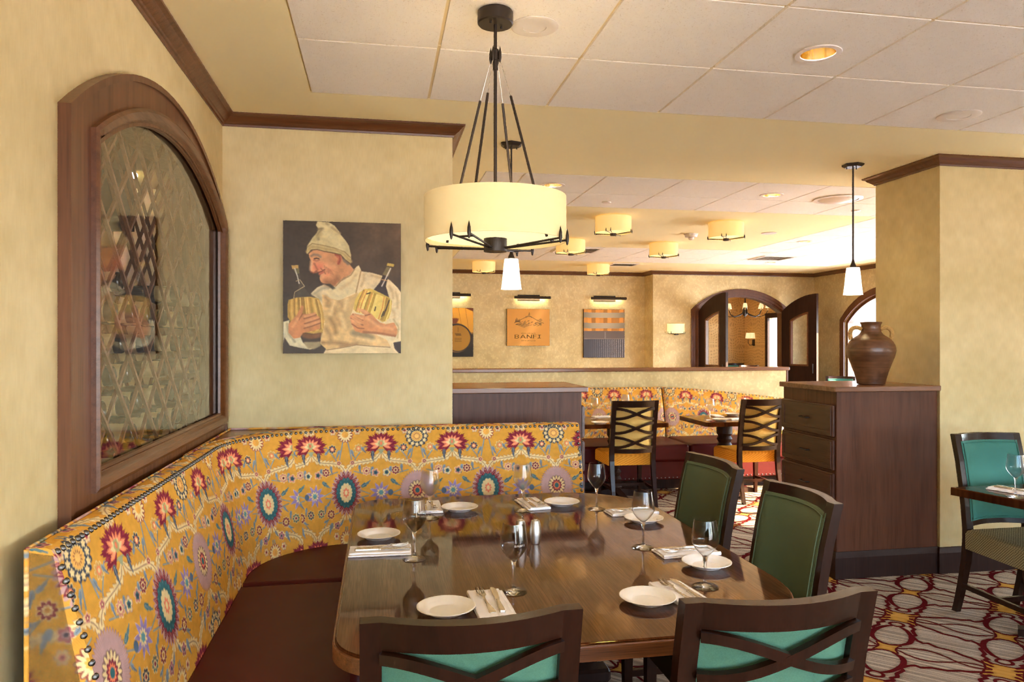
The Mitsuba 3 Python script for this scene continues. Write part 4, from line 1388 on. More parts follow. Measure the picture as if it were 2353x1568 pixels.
shk = [(0, 0), (0.0165, 0), (0.0185, 0.004), (0.0225, 0.030), (0.0232, 0.045), (0.0205, 0.070), (0.0170, 0.084), (0.0150, 0.0885), (0.0080, 0.0915), (0, 0.0920)]
for x, y, l in ((0.588, 2.735, 'brushed steel shaker standing clear, right one of the pair'), (0.532, 2.745, 'brushed steel shaker behind a wine glass, left one of the pair')):
    k = thing('shaker', l, 'shaker', 'salt and pepper shakers')
    put(k + '__body', P(lathe(shk, 32), steel_brushed, 40), T().translate([x, y, TZ + 0.0003]))
    put(k + '__lid', P(lathe([(0, 0.0905), (0.0092, 0.0905), (0.0088, 0.0925), (0, 0.0938)], 20), steel_brushed, 30), T().translate([x, y, TZ + 0.0003]))

# ================================================================== CHAIRS
def sag(x, w):
    """how far the back bows away from the sitter across its width"""
    return 0.045 * np.maximum(0, 1 - (2 * x / (w - 0.084)) ** 2)


def lean(z):
    return np.interp(z, [0, 0.12, 0.30, 0.45, 0.65, 0.85, 1.0], [-0.292, -0.258, -0.220, -0.206, -0.226, -0.262, -0.300])


def chair_parts(w, pad, seat_mat, lattice=True, stretch=True, z1=0.985):
    """(part, shape) list of a dining chair that faces +y; its back is bowed"""
    out = []
    for s in (-1, 1):
        zs = np.array([0, 0.06, 0.15, 0.30, 0.42, 0.48, 0.60, 0.72, 0.84, 0.93, z1])
        x = s * (w / 2 - 0.021)
        tw = np.array([0.028, 0.030, 0.034, 0.040, 0.042, 0.042, 0.042, 0.042, 0.042, 0.042, 0.042]) * 0.5
        m = []
        for z, t in zip(zs, tw):
            y = lean(z)
            m.append([(x - t, y - 0.017, z), (x + t, y - 0.017, z), (x + t, y + 0.017, z), (x - t, y + 0.017, z)])
        out.append(('back_leg', P(cat(*[hull(m[i] + m[i + 1]) for i in range(len(m) - 1)]), chair_wood, 35)))
        fx = s * 0.205
        out.append(('front_leg', P(hull([(fx - 0.021, 0.175, 0.40), (fx + 0.021, 0.175, 0.40), (fx + 0.021, 0.217, 0.40), (fx - 0.021, 0.217, 0.40),
                                         (fx - 0.014, 0.186, 0), (fx + 0.014, 0.186, 0), (fx + 0.014, 0.214, 0), (fx - 0.014, 0.214, 0)]), chair_wood, False)))
        if stretch:
            out.append(('stretcher', P(bar([(s * 0.198, lean(0.16) + 0.01, 0.16), (s * 0.203, 0.20, 0.16)], 0.018, 0.026), chair_wood, False)))
    if stretch:
        out.append(('stretcher', P(bar([(-0.20, 0.0, 0.16), (0.20, 0.0, 0.16)], 0.018, 0.026), chair_wood, False)))
    iw = w - 0.084

    def rail(za, zb, t=0.017, yo=0.0):
        xs = np.linspace(-iw / 2 - 0.002, iw / 2 + 0.002, 13)
        q = []
        for x in xs:
            b = -sag(x, w)
            q.append([(x, lean(za) + b - t + yo, za), (x, lean(za) + b + t + yo, za), (x, lean(zb) + b + t + yo, zb), (x, lean(zb) + b - t + yo, zb)])
        v = np.array(q).reshape(-1, 3)
        f = []
        for i in range(len(xs) - 1):
            for j in range(4):
                a, b2 = i * 4 + j, i * 4 + (j + 1) % 4
                f += [(a, a + 4, b2 + 4), (a, b2 + 4, b2)]
        f += [(0, 1, 2), (0, 2, 3)]
        o = (len(xs) - 1) * 4
        f += [(o, o + 2, o + 1), (o, o + 3, o + 2)]
        return fixn(trimesh.Trimesh(v, np.array(f), process=False))
    out.append(('top_rail', P(rail(0.925, z1), chair_wood, 30)))
    out.append(('bottom_rail', P(rail(0.495, 0.535), chair_wood, 30)))
    # padded panel between the rails
    pz0, pz1, pw, py_ = (0.534, 0.926, iw / 2 + 0.001, 0.0) if lattice else (0.522, 0.948, iw / 2 + 0.012, 0.011)
    xs, zs = np.linspace(-pw, pw, 17), np.linspace(pz0, pz1, 15)
    fr, bk = [], []
    for z in zs:
        for x in xs:
            e = min(1, max(0, pw - abs(x)) / 0.03) * min(1, min(z - pz0, pz1 - z) / 0.03)
            y = lean(z) - sag(x, w)
            fr.append((x, y + 0.008 + py_ + (0.016 if lattice else 0.009) * max(e, 0) ** 0.5, z))
            bk.append((x, y + 0.002, z))
    nx = len(xs)
    v1, f1 = grid_mesh(np.array(fr).reshape(len(zs), nx, 3))
    v2, f2 = grid_mesh(np.array(bk).reshape(len(zs), nx, 3))
    bd = np.r_[np.arange(nx), np.arange(1, len(zs)) * nx + nx - 1, (len(zs) - 1) * nx + np.arange(nx - 2, -1, -1), np.arange(len(zs) - 2, 0, -1) * nx]
    b2 = np.roll(bd, -1)
    o = len(v1)
    fs = np.vstack([np.stack([bd, b2, b2 + o], 1), np.stack([bd, b2 + o, bd + o], 1)])
    pm = trimesh.Trimesh(np.vstack([v1, v2]), np.vstack([f1, f2[:, ::-1] + o, fs]), process=False)
    trimesh.repair.fix_normals(pm)
    out.append(('back_pad', P(pm, pad, 40)))
    # welt around the pad
    if not lattice:
        q = pw - 0.010
        c = [(-q, pz0 + 0.010), (q, pz0 + 0.010), (q, pz1 - 0.010), (-q, pz1 - 0.010), (-q, pz0 + 0.010)]
        path = []
        for (xa, za), (xb, zb) in zip(c[:-1], c[1:]):
            for t in np.linspace(0, 1, 12, endpoint=False):
                x, z = xa + (xb - xa) * t, za + (zb - za) * t
                path.append((x, lean(z) - sag(x, w) + 0.0145 + py_, z))
        path.append(path[0])
        out.append(('pad_welt', P(tube(path, 0.0028, 6), pad, True)))
    if lattice:
        for zc in (0.864, 0.730, 0.596):
            for s in (1, -1):
                t = np.linspace(0, 1, 25)
                x = (t - 0.5) * (iw + 0.004)
                z = zc + s * 0.047 * np.cos(PI * t)
                y = lean(z) - sag(x, w) - 0.022 + 0.0006 * s
                path = np.stack([x, y, z], 1)
                d = np.gradient(path, axis=0)
                d /= np.linalg.norm(d, axis=1, keepdims=True)
                nrm = np.array([0, 1.0, 0.15])
                a = np.cross(d, nrm)
                a /= np.linalg.norm(a, axis=1, keepdims=True)
                b = np.cross(a, d)
                hw, ht = 0.0115, 0.0075
                v = np.stack([path - a * hw - b * ht, path + a * hw - b * ht, path + a * hw + b * ht, path - a * hw + b * ht], 1).reshape(-1, 3)
                f = []
                for i in range(24):
                    for j in range(4):
                        p0, p1 = i * 4 + j, i * 4 + (j + 1) % 4
                        f += [(p0, p0 + 4, p1 + 4), (p0, p1 + 4, p1)]
                f += [(0, 1, 2), (0, 2, 3), (96, 98, 97), (96, 99, 98)]
                out.append(('lattice_strip', P(fixn(trimesh.Trimesh(v, np.array(f), process=False)), chair_wood, 30)))
    st = hull([(x, y, z) for x, y in [(-0.225, -0.19), (0.225, -0.19), (0.245, 0.20), (0.235, 0.235), (-0.235, 0.235), (-0.245, 0.20)] for z in (0.375, 0.455)] + [(x, y, 0.485) for x, y in [(-0.20, -0.165), (0.20, -0.165), (0.215, 0.20), (-0.215, 0.20)]]
              + [(x, y, 0.475) for x, y in [(-0.219, -0.182), (0.219, -0.182), (0.236, 0.21), (-0.236, 0.21)]])
    out.append(('seat', P(st, seat_mat, 30)))
    return out


def chair(label, parts, x, y, rz, group=None, sx=1.0, sz=1.0):
    k = thing('dining_chair', label, 'chair', group)
    m = T().translate([x, y, 0]).rotate([0, 0, 1], rz).scale([sx, 1, sz])
    for n, d in parts:
        put(f'{k}__{n}', d, m)
    return k


green_l = chair_parts(0.440, green_back, dot_seat)
green_f = chair_parts(0.445, green_pad, dot_seat, lattice=False)
yellow_l = chair_parts(0.440, yellow_back, orange_seat)
teal_f = chair_parts(0.425, teal_pad, check_seat, lattice=False)
chair('dark wooden chair with green back and crossed strips, left one at the near table edge', green_l, 0.183, 1.730, 0, 'chairs at the near table edge')
chair('dark wooden chair with green back and crossed strips, right one at the near table edge', green_l, 0.836, 1.720, 0, 'chairs at the near table edge')
chair('dark wooden chair with plain green pad at the right table side, nearer one', green_f, 1.200, 2.408, 90, 'chairs at the right table side')
chair('dark wooden chair with plain green pad at the right table side, farther one', green_f, 1.200, 3.108, 90, 'chairs at the right table side', sx=1.16)
chair('chair with yellow lattice back and orange seat at the left far table', yellow_l, 2.320, 6.690, -1.5, 'yellow chairs at the far booth')
chair('chair with yellow lattice back and orange seat beside the drawer cabinet', yellow_l, 3.555, 6.650, 1.5, 'yellow chairs at the far booth')
chair('dark chair with teal back and olive checked seat at the right edge', teal_f, 3.405, 3.330, 180, sz=1.015)

# ================================================================== CEILING LAMPS
def spike(h, r):
    return lathe([(0, -h * 0.38), (r * 0.55, -h * 0.30), (r, -h * 0.05), (r * 0.85, h * 0.25), (0, h * 0.62)], 10)


def drum_parts(R, h, bulb, arm_drop, spk, hub_r, hub_h, rad, n=64, col=SHADE):
    """parts of a drum lamp whose shade stands on z 0..h: (part, shape, label)"""
    t = 0.004
    out = [('shade', P(lathe([(R, 0.0), (R, h), (R - t, h), (R - t, 0.0), (R, 0.0)], n), shade_mat, 40, emitter=emit(col * rad)), 'cream cloth drum shade'),
           ('diffuser', P(lathe([(0, 0.016), (R - 0.006, 0.016), (R - 0.006, 0.020), (0, 0.020)], n), opal, 40, emitter=emit(col * bulb)), 'glowing disc under the shade')]
    out.append(('hub', P(lathe([(0, -arm_drop - 0.012), (hub_r, -arm_drop - 0.012), (hub_r, -arm_drop - 0.012 + hub_h), (0, -arm_drop - 0.012 + hub_h)], 28), iron, 30), None))
    for k in range(4):
        for d in (-1, 1):
            a = PI / 4 + k * PI / 2 + d * 0.125
            e = np.array([math.cos(a), math.sin(a)])
            out.append(('arm', P(tube([(hub_r * 0.8 * e[0], hub_r * 0.8 * e[1], -arm_drop), (R * 1.035 * e[0], R * 1.035 * e[1], -arm_drop * 0.55 + 0.008)], spk * 0.75, 8), iron, 30), None))
            m = spike(spk * 12, spk * 1.25).apply_translation([R * 1.04 * e[0], R * 1.04 * e[1], -arm_drop * 0.55 + 0.012])
            out.append(('spike', P(m, iron, 30), None))
        a0, a1 = PI / 4 + k * PI / 2 - 0.125, PI / 4 + k * PI / 2 + 0.125
        q = R * 0.86
        out.append(('crossbar', P(tube([(q * math.cos(a0), q * math.sin(a0), -arm_drop * 0.62 + 0.007), (q * math.cos(a1), q * math.sin(a1), -arm_drop * 0.62 + 0.007)], spk * 0.7, 8), iron, 30), None))
    return out


PX, PY = 0.423, 2.672
pd = thing('drum_pendant', 'large cream drum pendant lamp with black rods above the big table', 'pendant lamp')
mp = T().translate([PX, PY, 1.893])
for n, d, l in drum_parts(0.262, 0.163, 0.75, 0.026, 0.0052, 0.043, 0.048, 0.15, 96):
    put(f'{pd}__{n}', d, mp @ T().rotate([0, 0, 1], 10), l)
put(pd + '__canopy', P(lathe([(0, 2.695), (0.062, 2.695), (0.066, 2.700), (0.066, 2.738), (0.062, 2.744), (0, 2.744)], 40).apply_translation([PX, PY, 0]), iron, 30), label='round black canopy')
for dx, dy in ((-0.022, -0.03), (0.024, 0.012)):
    put(pd + '__screw', P(cyl(PX + dx, PY + dy, 2.686, 2.697, 0.004, 10), iron, 30))
for a in (20, 140, 260):
    bx, by = PX + 0.12 * math.cos(math.radians(a)), PY + 0.12 * math.sin(math.radians(a))
    put(pd + '__bulb', P(trimesh.creation.icosphere(2, 0.030).apply_translation([bx, by, 1.965]), opal, True), emitter=emit(np.array([1.0, 0.80, 0.50]) * 45))
put(pd + '__rod', P(cyl(PX, PY, 1.90, 2.70, 0.0062, 12), iron, 30))
ZC = 1.52 + (787 - 128) / F * 2.71
put(pd + '__collar', P(lathe([(0.006, ZC - 0.055), (0.010, ZC - 0.055), (0.010, ZC - 0.02), (0.013, ZC - 0.02), (0.013, ZC + 0.018), (0.009, ZC + 0.022), (0.006, ZC + 0.022)], 20).apply_translation([PX, PY, 0]), iron, 30))
for k in range(4):
    a = PI / 4 + k * PI / 2 + math.radians(10)
    c, s = math.cos(a), math.sin(a)
    p0 = np.array([PX + 0.019 * c, PY + 0.019 * s, ZC])
    p2 = np.array([PX + 0.205 * c, PY + 0.205 * s, 1.90])
    p1 = p0 + (p2 - p0) * 0.235
    put(pd + '__spike', P(spike(0.062, 0.0062).apply_translation([p0[0], p0[1], ZC - 0.008]), iron, 30))
    put(pd + '__wire', P(tube([p0 - [0, 0, 0.02], p1], 0.0012, 6), steel, True))
    put(pd + '__stay_rod', P(tube([p1, p2], 0.0050, 8), iron, 30))

fl = drum_parts(0.175, 0.150, 0.75, 0.016, 0.0034, 0.030, 0.022, 0.30, 40, np.array([1.0, 0.56, 0.16]))
FLUSH = [(2.243, 6.83, 'nearest on the left'), (3.488, 6.96, 'nearest on the right'), (3.461, 8.56, 'second row on the right'), (2.251, 8.47, 'partly behind the big pendant'), (1.564, 11.0, 'farthest on the left'), (3.384, 11.05, 'farthest on the right')]
for x, y, w in FLUSH:
    k = thing('drum_ceiling_lamp', 'small cream drum lamp flush on the far ceiling, ' + w, 'ceiling lamp', 'drum lamps on the far ceiling')
    for n, d, l in fl:
        put(f'{k}__{n}', d, T().translate([x, y, CEIL - 0.158]).rotate([0, 0, 1], 12), l)
    put(k + '__canopy', P(cyl(x, y, CEIL - 0.010, CEIL - 0.0005, 0.12, 32), iron, 30))

cone_out = [(0.0205, 0.186), (0.042, 0.186), (0.047, 0.150), (0.0555, 0.060), (0.0625, 0.004), (0.0640, 0.0)]
cone = lathe(cone_out + [(0.0605, 0.0), (0.0590, 0.004), (0.0520, 0.060), (0.0435, 0.150), (0.039, 0.182), (0.0205, 0.182), (0.0205, 0.186)], 36)
hexc = lathe([(0, 0), (0.055, 0), (0.072, 0.012), (0.072, 0.020), (0, 0.020)], 6)
for x, y, w in ((0.801, 4.431, 'below the big pendant'), (3.209, 4.531, 'above the cabinet and jug')):
    k = thing('mini_pendant', 'white glass cone pendant on a black rod ' + w, 'pendant lamp', 'cone pendants')
    put(k + '__shade', P(cone, opal, 40, emitter=emit(np.array([1.0, 0.80, 0.48]) * 4.0)), T().translate([x, y, 1.847]), 'glowing white glass cone')
    put(k + '__cap', P(lathe([(0, 2.03), (0.022, 2.03), (0.020, 2.045), (0.010, 2.07), (0.006, 2.09), (0, 2.09)], 20).apply_translation([x, y, 0]), iron, 30))
    put(k + '__rod', P(cyl(x, y, 2.08, 2.73, 0.0055, 12), iron, 30))
    put(k + '__canopy', P(hexc, iron, False), T().translate([x, y, CEIL - 0.0205]).rotate([0, 0, 1], 20))
    for a in range(3):
        put(k + '__screw', P(cyl(x + 0.04 * math.cos(a * 2.1 + 0.4), y + 0.04 * math.sin(a * 2.1 + 0.4), CEIL - 0.030, CEIL - 0.014, 0.004, 8), iron, 30))

DN = ['near gold one over the right side of the big table', 'beside the big pendant in the far tiles', 'in the far tiles above the drawer cabinet', 'in the right-hand strip of tiles', 'far off near the back wall', 'added out of frame above the near chairs for light', 'added out of frame on the right for light', 'added out of frame behind the camera for light']
for (x, y, r), w in zip(DOWN, DN):
    k = thing('downlight', 'recessed downlight with gold reflector, ' + w, 'downlight', 'recessed downlights')
    z = CEIL - 0.003
    put(k + '__trim_ring', P(lathe([(r - 0.014, z - 0.003), (r + 0.008, z - 0.003), (r + 0.010, z), (r + 0.008, z + 0.002), (r - 0.014, z + 0.002), (r - 0.014, z - 0.003)], 40).apply_translation([x, y, 0]), white_metal, 30))
    put(k + '__reflector', P(lathe([(r - 0.013, z - 0.001), (r - 0.016, z + 0.05), (r - 0.028, z + 0.11), (0.030, z + 0.135), (0.030, z + 0.137), (r - 0.026, z + 0.113), (r - 0.012, z + 0.05), (r - 0.010, z - 0.001), (r - 0.013, z - 0.001)], 40).apply_translation([x, y, 0]), gold, 40), label='gold reflector')
    put(k + '__bulb', P(lathe([(0, z + 0.112), (0.026, z + 0.118), (0.029, z + 0.134), (0, z + 0.136)], 20).apply_translation([x, y, 0]), opal, 40, emitter=emit(np.array([1.0, 0.96, 0.92]) * 1700)))

for x, y, r, ri, w in ((0.592, 2.770, 0.093, 0.046, 'beside the black pendant canopy'), (3.075, 3.448, 0.108, 0.058, 'over the right-hand side of the near tiles'), (4.30, 7.55, 0.085, 0.045, 'on the far plaster strip'), (2.75, 9.62, 0.085, 0.045, 'in the farthest tiles'), (5.2, 9.2, 0.085, 0.045, 'in the right-hand tiles')):
    k = thing('ceiling_speaker', 'round flat white ceiling speaker ' + w, 'speaker', 'ceiling speakers')
    z = CEIL - 0.0015
    put(k + '__rim', P(lathe([(ri, z - 0.005), (r - 0.01, z - 0.006), (r, z - 0.002), (r, z), (ri, z), (ri, z - 0.005)], 40).apply_translation([x, y, 0]), white_metal, 30))
    put(k + '__grille', P(lathe([(0, z - 0.0035), (ri - 0.001, z - 0.0035), (ri - 0.001, z - 0.0005), (0, z - 0.0005)], 32).apply_translation([x, y, 0]), white_metal, 30))
dm = thing('ceiling_dome', 'large shallow white dome set in the far ceiling tiles', 'ceiling dome')
put(dm + '__rim', P(lathe([(0.165, CEIL - 0.012), (0.195, CEIL - 0.010), (0.200, CEIL - 0.003), (0.165, CEIL - 0.003), (0.165, CEIL - 0.012)], 48).apply_translation([3.849, 5.639, 0]), white_metal, 30))
put(dm + '__dome', P(lathe([(0, CEIL - 0.040), (0.06, CEIL - 0.036), (0.12, CEIL - 0.024), (0.164, CEIL - 0.004), (0, CEIL - 0.004)], 40).apply_translation([3.849, 5.639, 0]), white_metal, 40))
sd = thing('smoke_detector', 'white stepped smoke detector between the far drum lamps', 'smoke detector')
put(sd + '__base', P(lathe([(0, 0.03), (0.062, 0.034), (0.070, 0.045), (0.072, 0.060), (0.078, 0.062), (0.078, 0.072), (0, 0.072)], 32).apply_translation([3.465, 7.76, CEIL - 0.0725]), white_metal, 30))
put(sd + '__sensor', P(lathe([(0, 0), (0.018, 0.002), (0.030, 0.012), (0.034, 0.030), (0, 0.031)], 24).apply_translation([3.465, 7.76, CEIL - 0.0725]), white_metal, 30))
for x, y, w in ((1.95, 6.12, 'in the far tiles'), (1.96, 7.68, 'between the drum lamps'), (4.35, 6.1, 'in the tiles near the column')):
    k = thing('sprinkler_cover', 'small round white sprinkler cover ' + w, 'sprinkler', 'sprinkler covers')
    put(k + '__plate', P(lathe([(0, -0.012), (0.036, -0.010), (0.040, -0.004), (0.040, 0), (0, 0)], 28).apply_translation([x, y, CEIL - 0.0015]), white_metal, 30))
for x0, x1, y0, y1, w in ((2.28, 2.86, 9.12, 9.64, 'behind the left drum lamps'), (3.55, 3.98, 10.80, 11.15, 'dark one near the back wall'), (5.35, 5.85, 9.5, 10.0, 'in the right-hand tiles')):
    k = thing('air_vent', 'square ceiling air vent ' + w, 'air vent', 'ceiling air vents')
    z = CEIL - 0.002
    put(k + '__frame', P(slab(sbox(x0, y0, x1, y1).difference(sbox(x0 + 0.03, y0 + 0.03, x1 - 0.03, y1 - 0.03)), 'z', z - 0.012, z), white_metal, False))
    n = 6
    for i in range(n):
        yy_ = y0 + 0.03 + (y1 - y0 - 0.06) * (i + 0.5) / n
        put(k + '__louvre', P(hull([(x, yy_ + a, z + b) for x in (x0 + 0.03, x1 - 0.03) for a, b in ((-0.03, -0.012), (-0.027, -0.012), (0.022, -0.001), (0.025, -0.001))]), vent_mat, False))

# ================================================================== PAINTINGS AND PICTURE LAMPS
def flat_print(p, x0, x1, z0, z1, y, key, label=None, mat_=None):
    nx, ny = p.nx, p.ny
    X, Zz = np.meshgrid(np.linspace(x0, x1, nx), np.linspace(z1, z0, ny))
    V = np.stack([X, np.full_like(X, y), Zz], -1)
    put(key, printed(V, to_lin(p.c), mat_ or vcol_gloss), label=label)


pt = thing('painting', 'canvas of an old man in a cap hugging two straw wine flasks', 'painting')
A, B = ony(650.5, 506.5, 4.11), ony(921, 812, 4.11)
put(pt + '__canvas', P(cbox(A[0] + 0.001, B[0] - 0.001, 4.1105, 4.149, B[2] + 0.001, A[2] - 0.001, 0.002), canvas_side, False), label='dark stretched edge of the canvas')
flat_print(PORT, A[0], B[0], B[2], A[2], 4.1095, pt + '__print', 'printed portrait')


def barrel_print():
    p = Print(0.60, 0.82, 1 / 160, (206, 142, 48))
    sh = p.V / p.h
    p.c = np.array([224, 164, 60.]) * (1.1 - 0.5 * sh)[..., None]
    for k in range(5):
        p.stroke([(0.1 + 0.12 * k, 0), (0.2 + 0.11 * k, 0.45)], 0.0025, (168, 108, 36))
    p.poly([(0.0, 0.16), (0.35, 0.18), (0.28, 0.32), (0.0, 0.34)], (110, 54, 28), 0.006)
    p.poly([(0.45, 0.0), (0.6, 0.0), (0.6, 0.06)], (96, 44, 24), 0.004)
    p.lay(np.clip((p.V - 0.40) / 0.05, 0, 1) * (p.U > -1), (46, 34, 26))
    p.lay(np.clip((p.V - 0.62) / 0.05, 0, 1), (28, 22, 18))
    p.radial(0.30, 0.50, 0.26, 0.245, (120, 84, 52), rot=0.25)
    p.radial(0.32, 0.50, 0.25, 0.232, (36, 26, 20), rot=0.25)
    p.radial(0.325, 0.505, 0.222, 0.215, (150, 106, 34), rot=0.25)
    p.stroke([(0.10, 0.35), (0.06, 0.50), (0.10, 0.66)], 0.010, (150, 150, 150), 0.01)
    for k in range(5):
        p.stroke([(0.29 + 0.02 * k, 0.43), (0.31 + 0.018 * k, 0.46)], 0.005, (70, 46, 20))
    for z in (0.51, 0.535, 0.56):
        p.stroke([(0.28, z), (0.39, z)], 0.0035, (96, 64, 24))
    p.stroke([(0.335, 0.33), (0.335, 0.40)], 0.004, (100, 66, 26))
    return p


def estate_print():
    p = Print(0.75, 0.63, 1 / 260, (196, 140, 66))
    p.c = np.array([198, 142, 66.]) + (np.exp(-((p.U + p.V * 0.55 - 0.62) / 0.10) ** 2))[..., None] * np.array([26, 26, 26.])
    K = (72, 48, 26)
    rng = np.random.default_rng(4)
    for x, h in ((0.150, 0.06), (0.165, 0.085), (0.178, 0.075), (0.192, 0.06), (0.208, 0.055), (0.222, 0.065), (0.545, 0.05), (0.570, 0.065), (0.592, 0.075), (0.612, 0.05)):
        p.stroke([(x, 0.235 - 0.035 * (x > 0.4) - h * 0.2), (x + 0.002, 0.235 - h), ], 0.006, K, w1=0.001)
    for a in ([(0.13, 0.24), (0.22, 0.20), (0.30, 0.155), (0.36, 0.135), (0.40, 0.130), (0.45, 0.15), (0.52, 0.19), (0.64, 0.245)], [(0.33, 0.15), (0.33, 0.13), (0.37, 0.13), (0.37, 0.105), (0.385, 0.105), (0.385, 0.08), (0.395, 0.08), (0.395, 0.13), (0.43, 0.135), (0.43, 0.15)], [(0.389, 0.08), (0.390, 0.062)]):
        p.stroke(a, 0.003, K)
    for i in range(60):
        x = 0.14 + 0.46 * rng.random()
        y = 0.20 + 0.09 * rng.random() + 0.02 * abs(x - 0.38)
        p.stroke([(x, y), (x + 0.012 + 0.02 * rng.random(), y - 0.004 - 0.008 * rng.random())], 0.0022, K)
    for i in range(7):
        p.stroke([(0.16 + 0.022 * i, 0.27 + 0.008 * i), (0.24 + 0.022 * i, 0.235 + 0.008 * i)], 0.0026, K)
    return p


def stave_print():
    p = Print(0.73, 0.845, 1 / 200, (90, 82, 80))
    rows = [(0, 0.055, 0), (0.055, 0.145, 1), (0.145, 0.235, 0), (0.235, 0.33, 1), (0.33, 0.38, 0)]
    bend = 0.012 * np.sin(PI * p.U / p.w)
    for a, b, kind in rows:
        m = ((p.V - bend * 0.6 > a) & (p.V - bend * 0.6 <= b)).astype(float)
        if kind:
            base = np.array([150, 140, 122.]) * (0.82 + 0.3 * np.sin(PI * np.clip(p.U / p.w, 0, 1)))[..., None]
        else:
            base = np.array([200, 136, 58.]) * (0.92 + 0.16 * np.sin(np.floor(p.U / 0.07) * 2.3))[..., None]
        p.lay(m, base)
    m = ((p.V > 0.38) & (p.V <= 0.515)).astype(float)
    p.lay(m, (96, 84, 82))
    p.stroke([(0.0, 0.515), (0.73, 0.515)], 0.004, (146, 130, 120))
    p.stroke([(0.38, 0.40), (0.38, 0.515)], 0.008, (130, 120, 118), 0.006)
    d = np.sin(p.U * 2 * PI / 0.034 + PI * (np.floor(p.V / 0.024) % 2)) * np.sin(p.V * 2 * PI / 0.048)
    g = np.clip((p.U / p.w - 0.10) * 1.6, 0, 1)
    m = (p.V > 0.52).astype(float)
    p.lay(m, np.array([62, 60, 70.]) + np.clip(d, 0, 1)[..., None] * g[..., None] * np.array([150, 146, 140.]))
    return p


for pr_, x0, x1, z0, z1, lab, nm in ((barrel_print(), 0.98, 1.565, 1.277, 2.099, 'canvas print of an oak wine barrel against sunny boards', 'barrel'),
                                    (estate_print(), 2.141, 2.888, 1.460, 2.092, 'tan canvas print with a hilltop estate and the words CASTELLO BANFI', 'estate'),
                                    (stave_print(), 3.494, 4.239, 1.252, 2.096, 'canvas print of striped barrel staves above studded metal', 'staves')):
    k = thing('wall_picture', lab, 'picture', 'pictures on the far wall')
    put(k + '__canvas', P(cbox(x0, x1, 12.266, 12.2995, z0, z1, 0.002), canvas_side, False), label='dark stretched edge')
    flat_print(pr_, x0 + 0.001, x1 - 0.001, z0 + 0.001, z1 - 0.001, 12.265, k + '__print')
    if nm == 'estate':
        for txt, h, zz_, sx in (('CASTELLO', 0.019, 1.665, 1.75), ('BANFI', 0.062, 1.588, 1.75), ('MONTALCINO', 0.016, 1.540, 1.5)):
            ms, xcur = [], 0.0
            for ch in txt:
                m = meshkit.text_mesh(ch, h, 0.0006)
                v = np.array(m.vertices)
                wv = v[:, 0].max() - v[:, 0].min()
                v[:, 0] = (v[:, 0] - v[:, 0].min()) * sx + xcur
                if ch in 'BNFI' and h > 0.05:          # slab serifs
                    for xs_, za in ((xcur, 0.0), (xcur, h * 1.0 - h * 0.09)):
                        ms.append(cbox(xs_ - h * 0.10, xs_ + h * 0.30, za, za + h * 0.09, 0, 0.0006, 0.0001))
                ms.append(trimesh.Trimesh(v, m.faces, process=False))
                xcur += wv * sx + h * 0.34
            m = cat(*ms)
            v = np.array(m.vertices)
            v = np.c_[v[:, 0] - xcur / 2 + 2.515, 12.2645 - v[:, 2], v[:, 1] + zz_]
            put(k + '__lettering', P(fixn(trimesh.Trimesh(v, m.faces, process=False)), mat_ink if 'mat_ink' in globals() else globals().setdefault('mat_ink', mat('ink', diff(srgb(74, 50, 28)))), False), label=f'printed words {txt}')
for x0, x1, z, w in ((0.93, 1.513, 2.315, 'above the barrel print'), (2.262, 2.888, 2.285, 'above the estate print'), (3.612, 4.247, 2.283, 'above the stave print')):
    k = thing('picture_lamp', 'slim dark bronze picture lamp ' + w, 'picture lamp', 'picture lamps on the far wall')
    put(k + '__bar', P(lathe([(0, 0), (0.022, 0), (0.022, x1 - x0), (0, x1 - x0)], 16), iron, 30), T().translate([x0, 12.20, z]).rotate([0, 1, 0], 90))
    put(k + '__back_plate', P(cbox(x0 + 0.07, x1 - 0.17, 12.285, 12.2995, z - 0.05, z + 0.05), iron, False))
    put(k + '__arm', P(cbox((x0 + x1) / 2 - 0.09, (x0 + x1) / 2 - 0.06, 12.215, 12.29, z - 0.008, z + 0.008), iron, False))
    put(k + '__hood', P(cbox(x0 + 0.02, x1 - 0.02, 12.20, 12.262, z - 0.006, z, 0.001), iron, False))
    put(k + '__bulb', P(cbox(x0 + 0.04, x1 - 0.04, 12.226, 12.250, z - 0.0165, z - 0.0085), opal, False), emitter=emit(LAMP * 55))

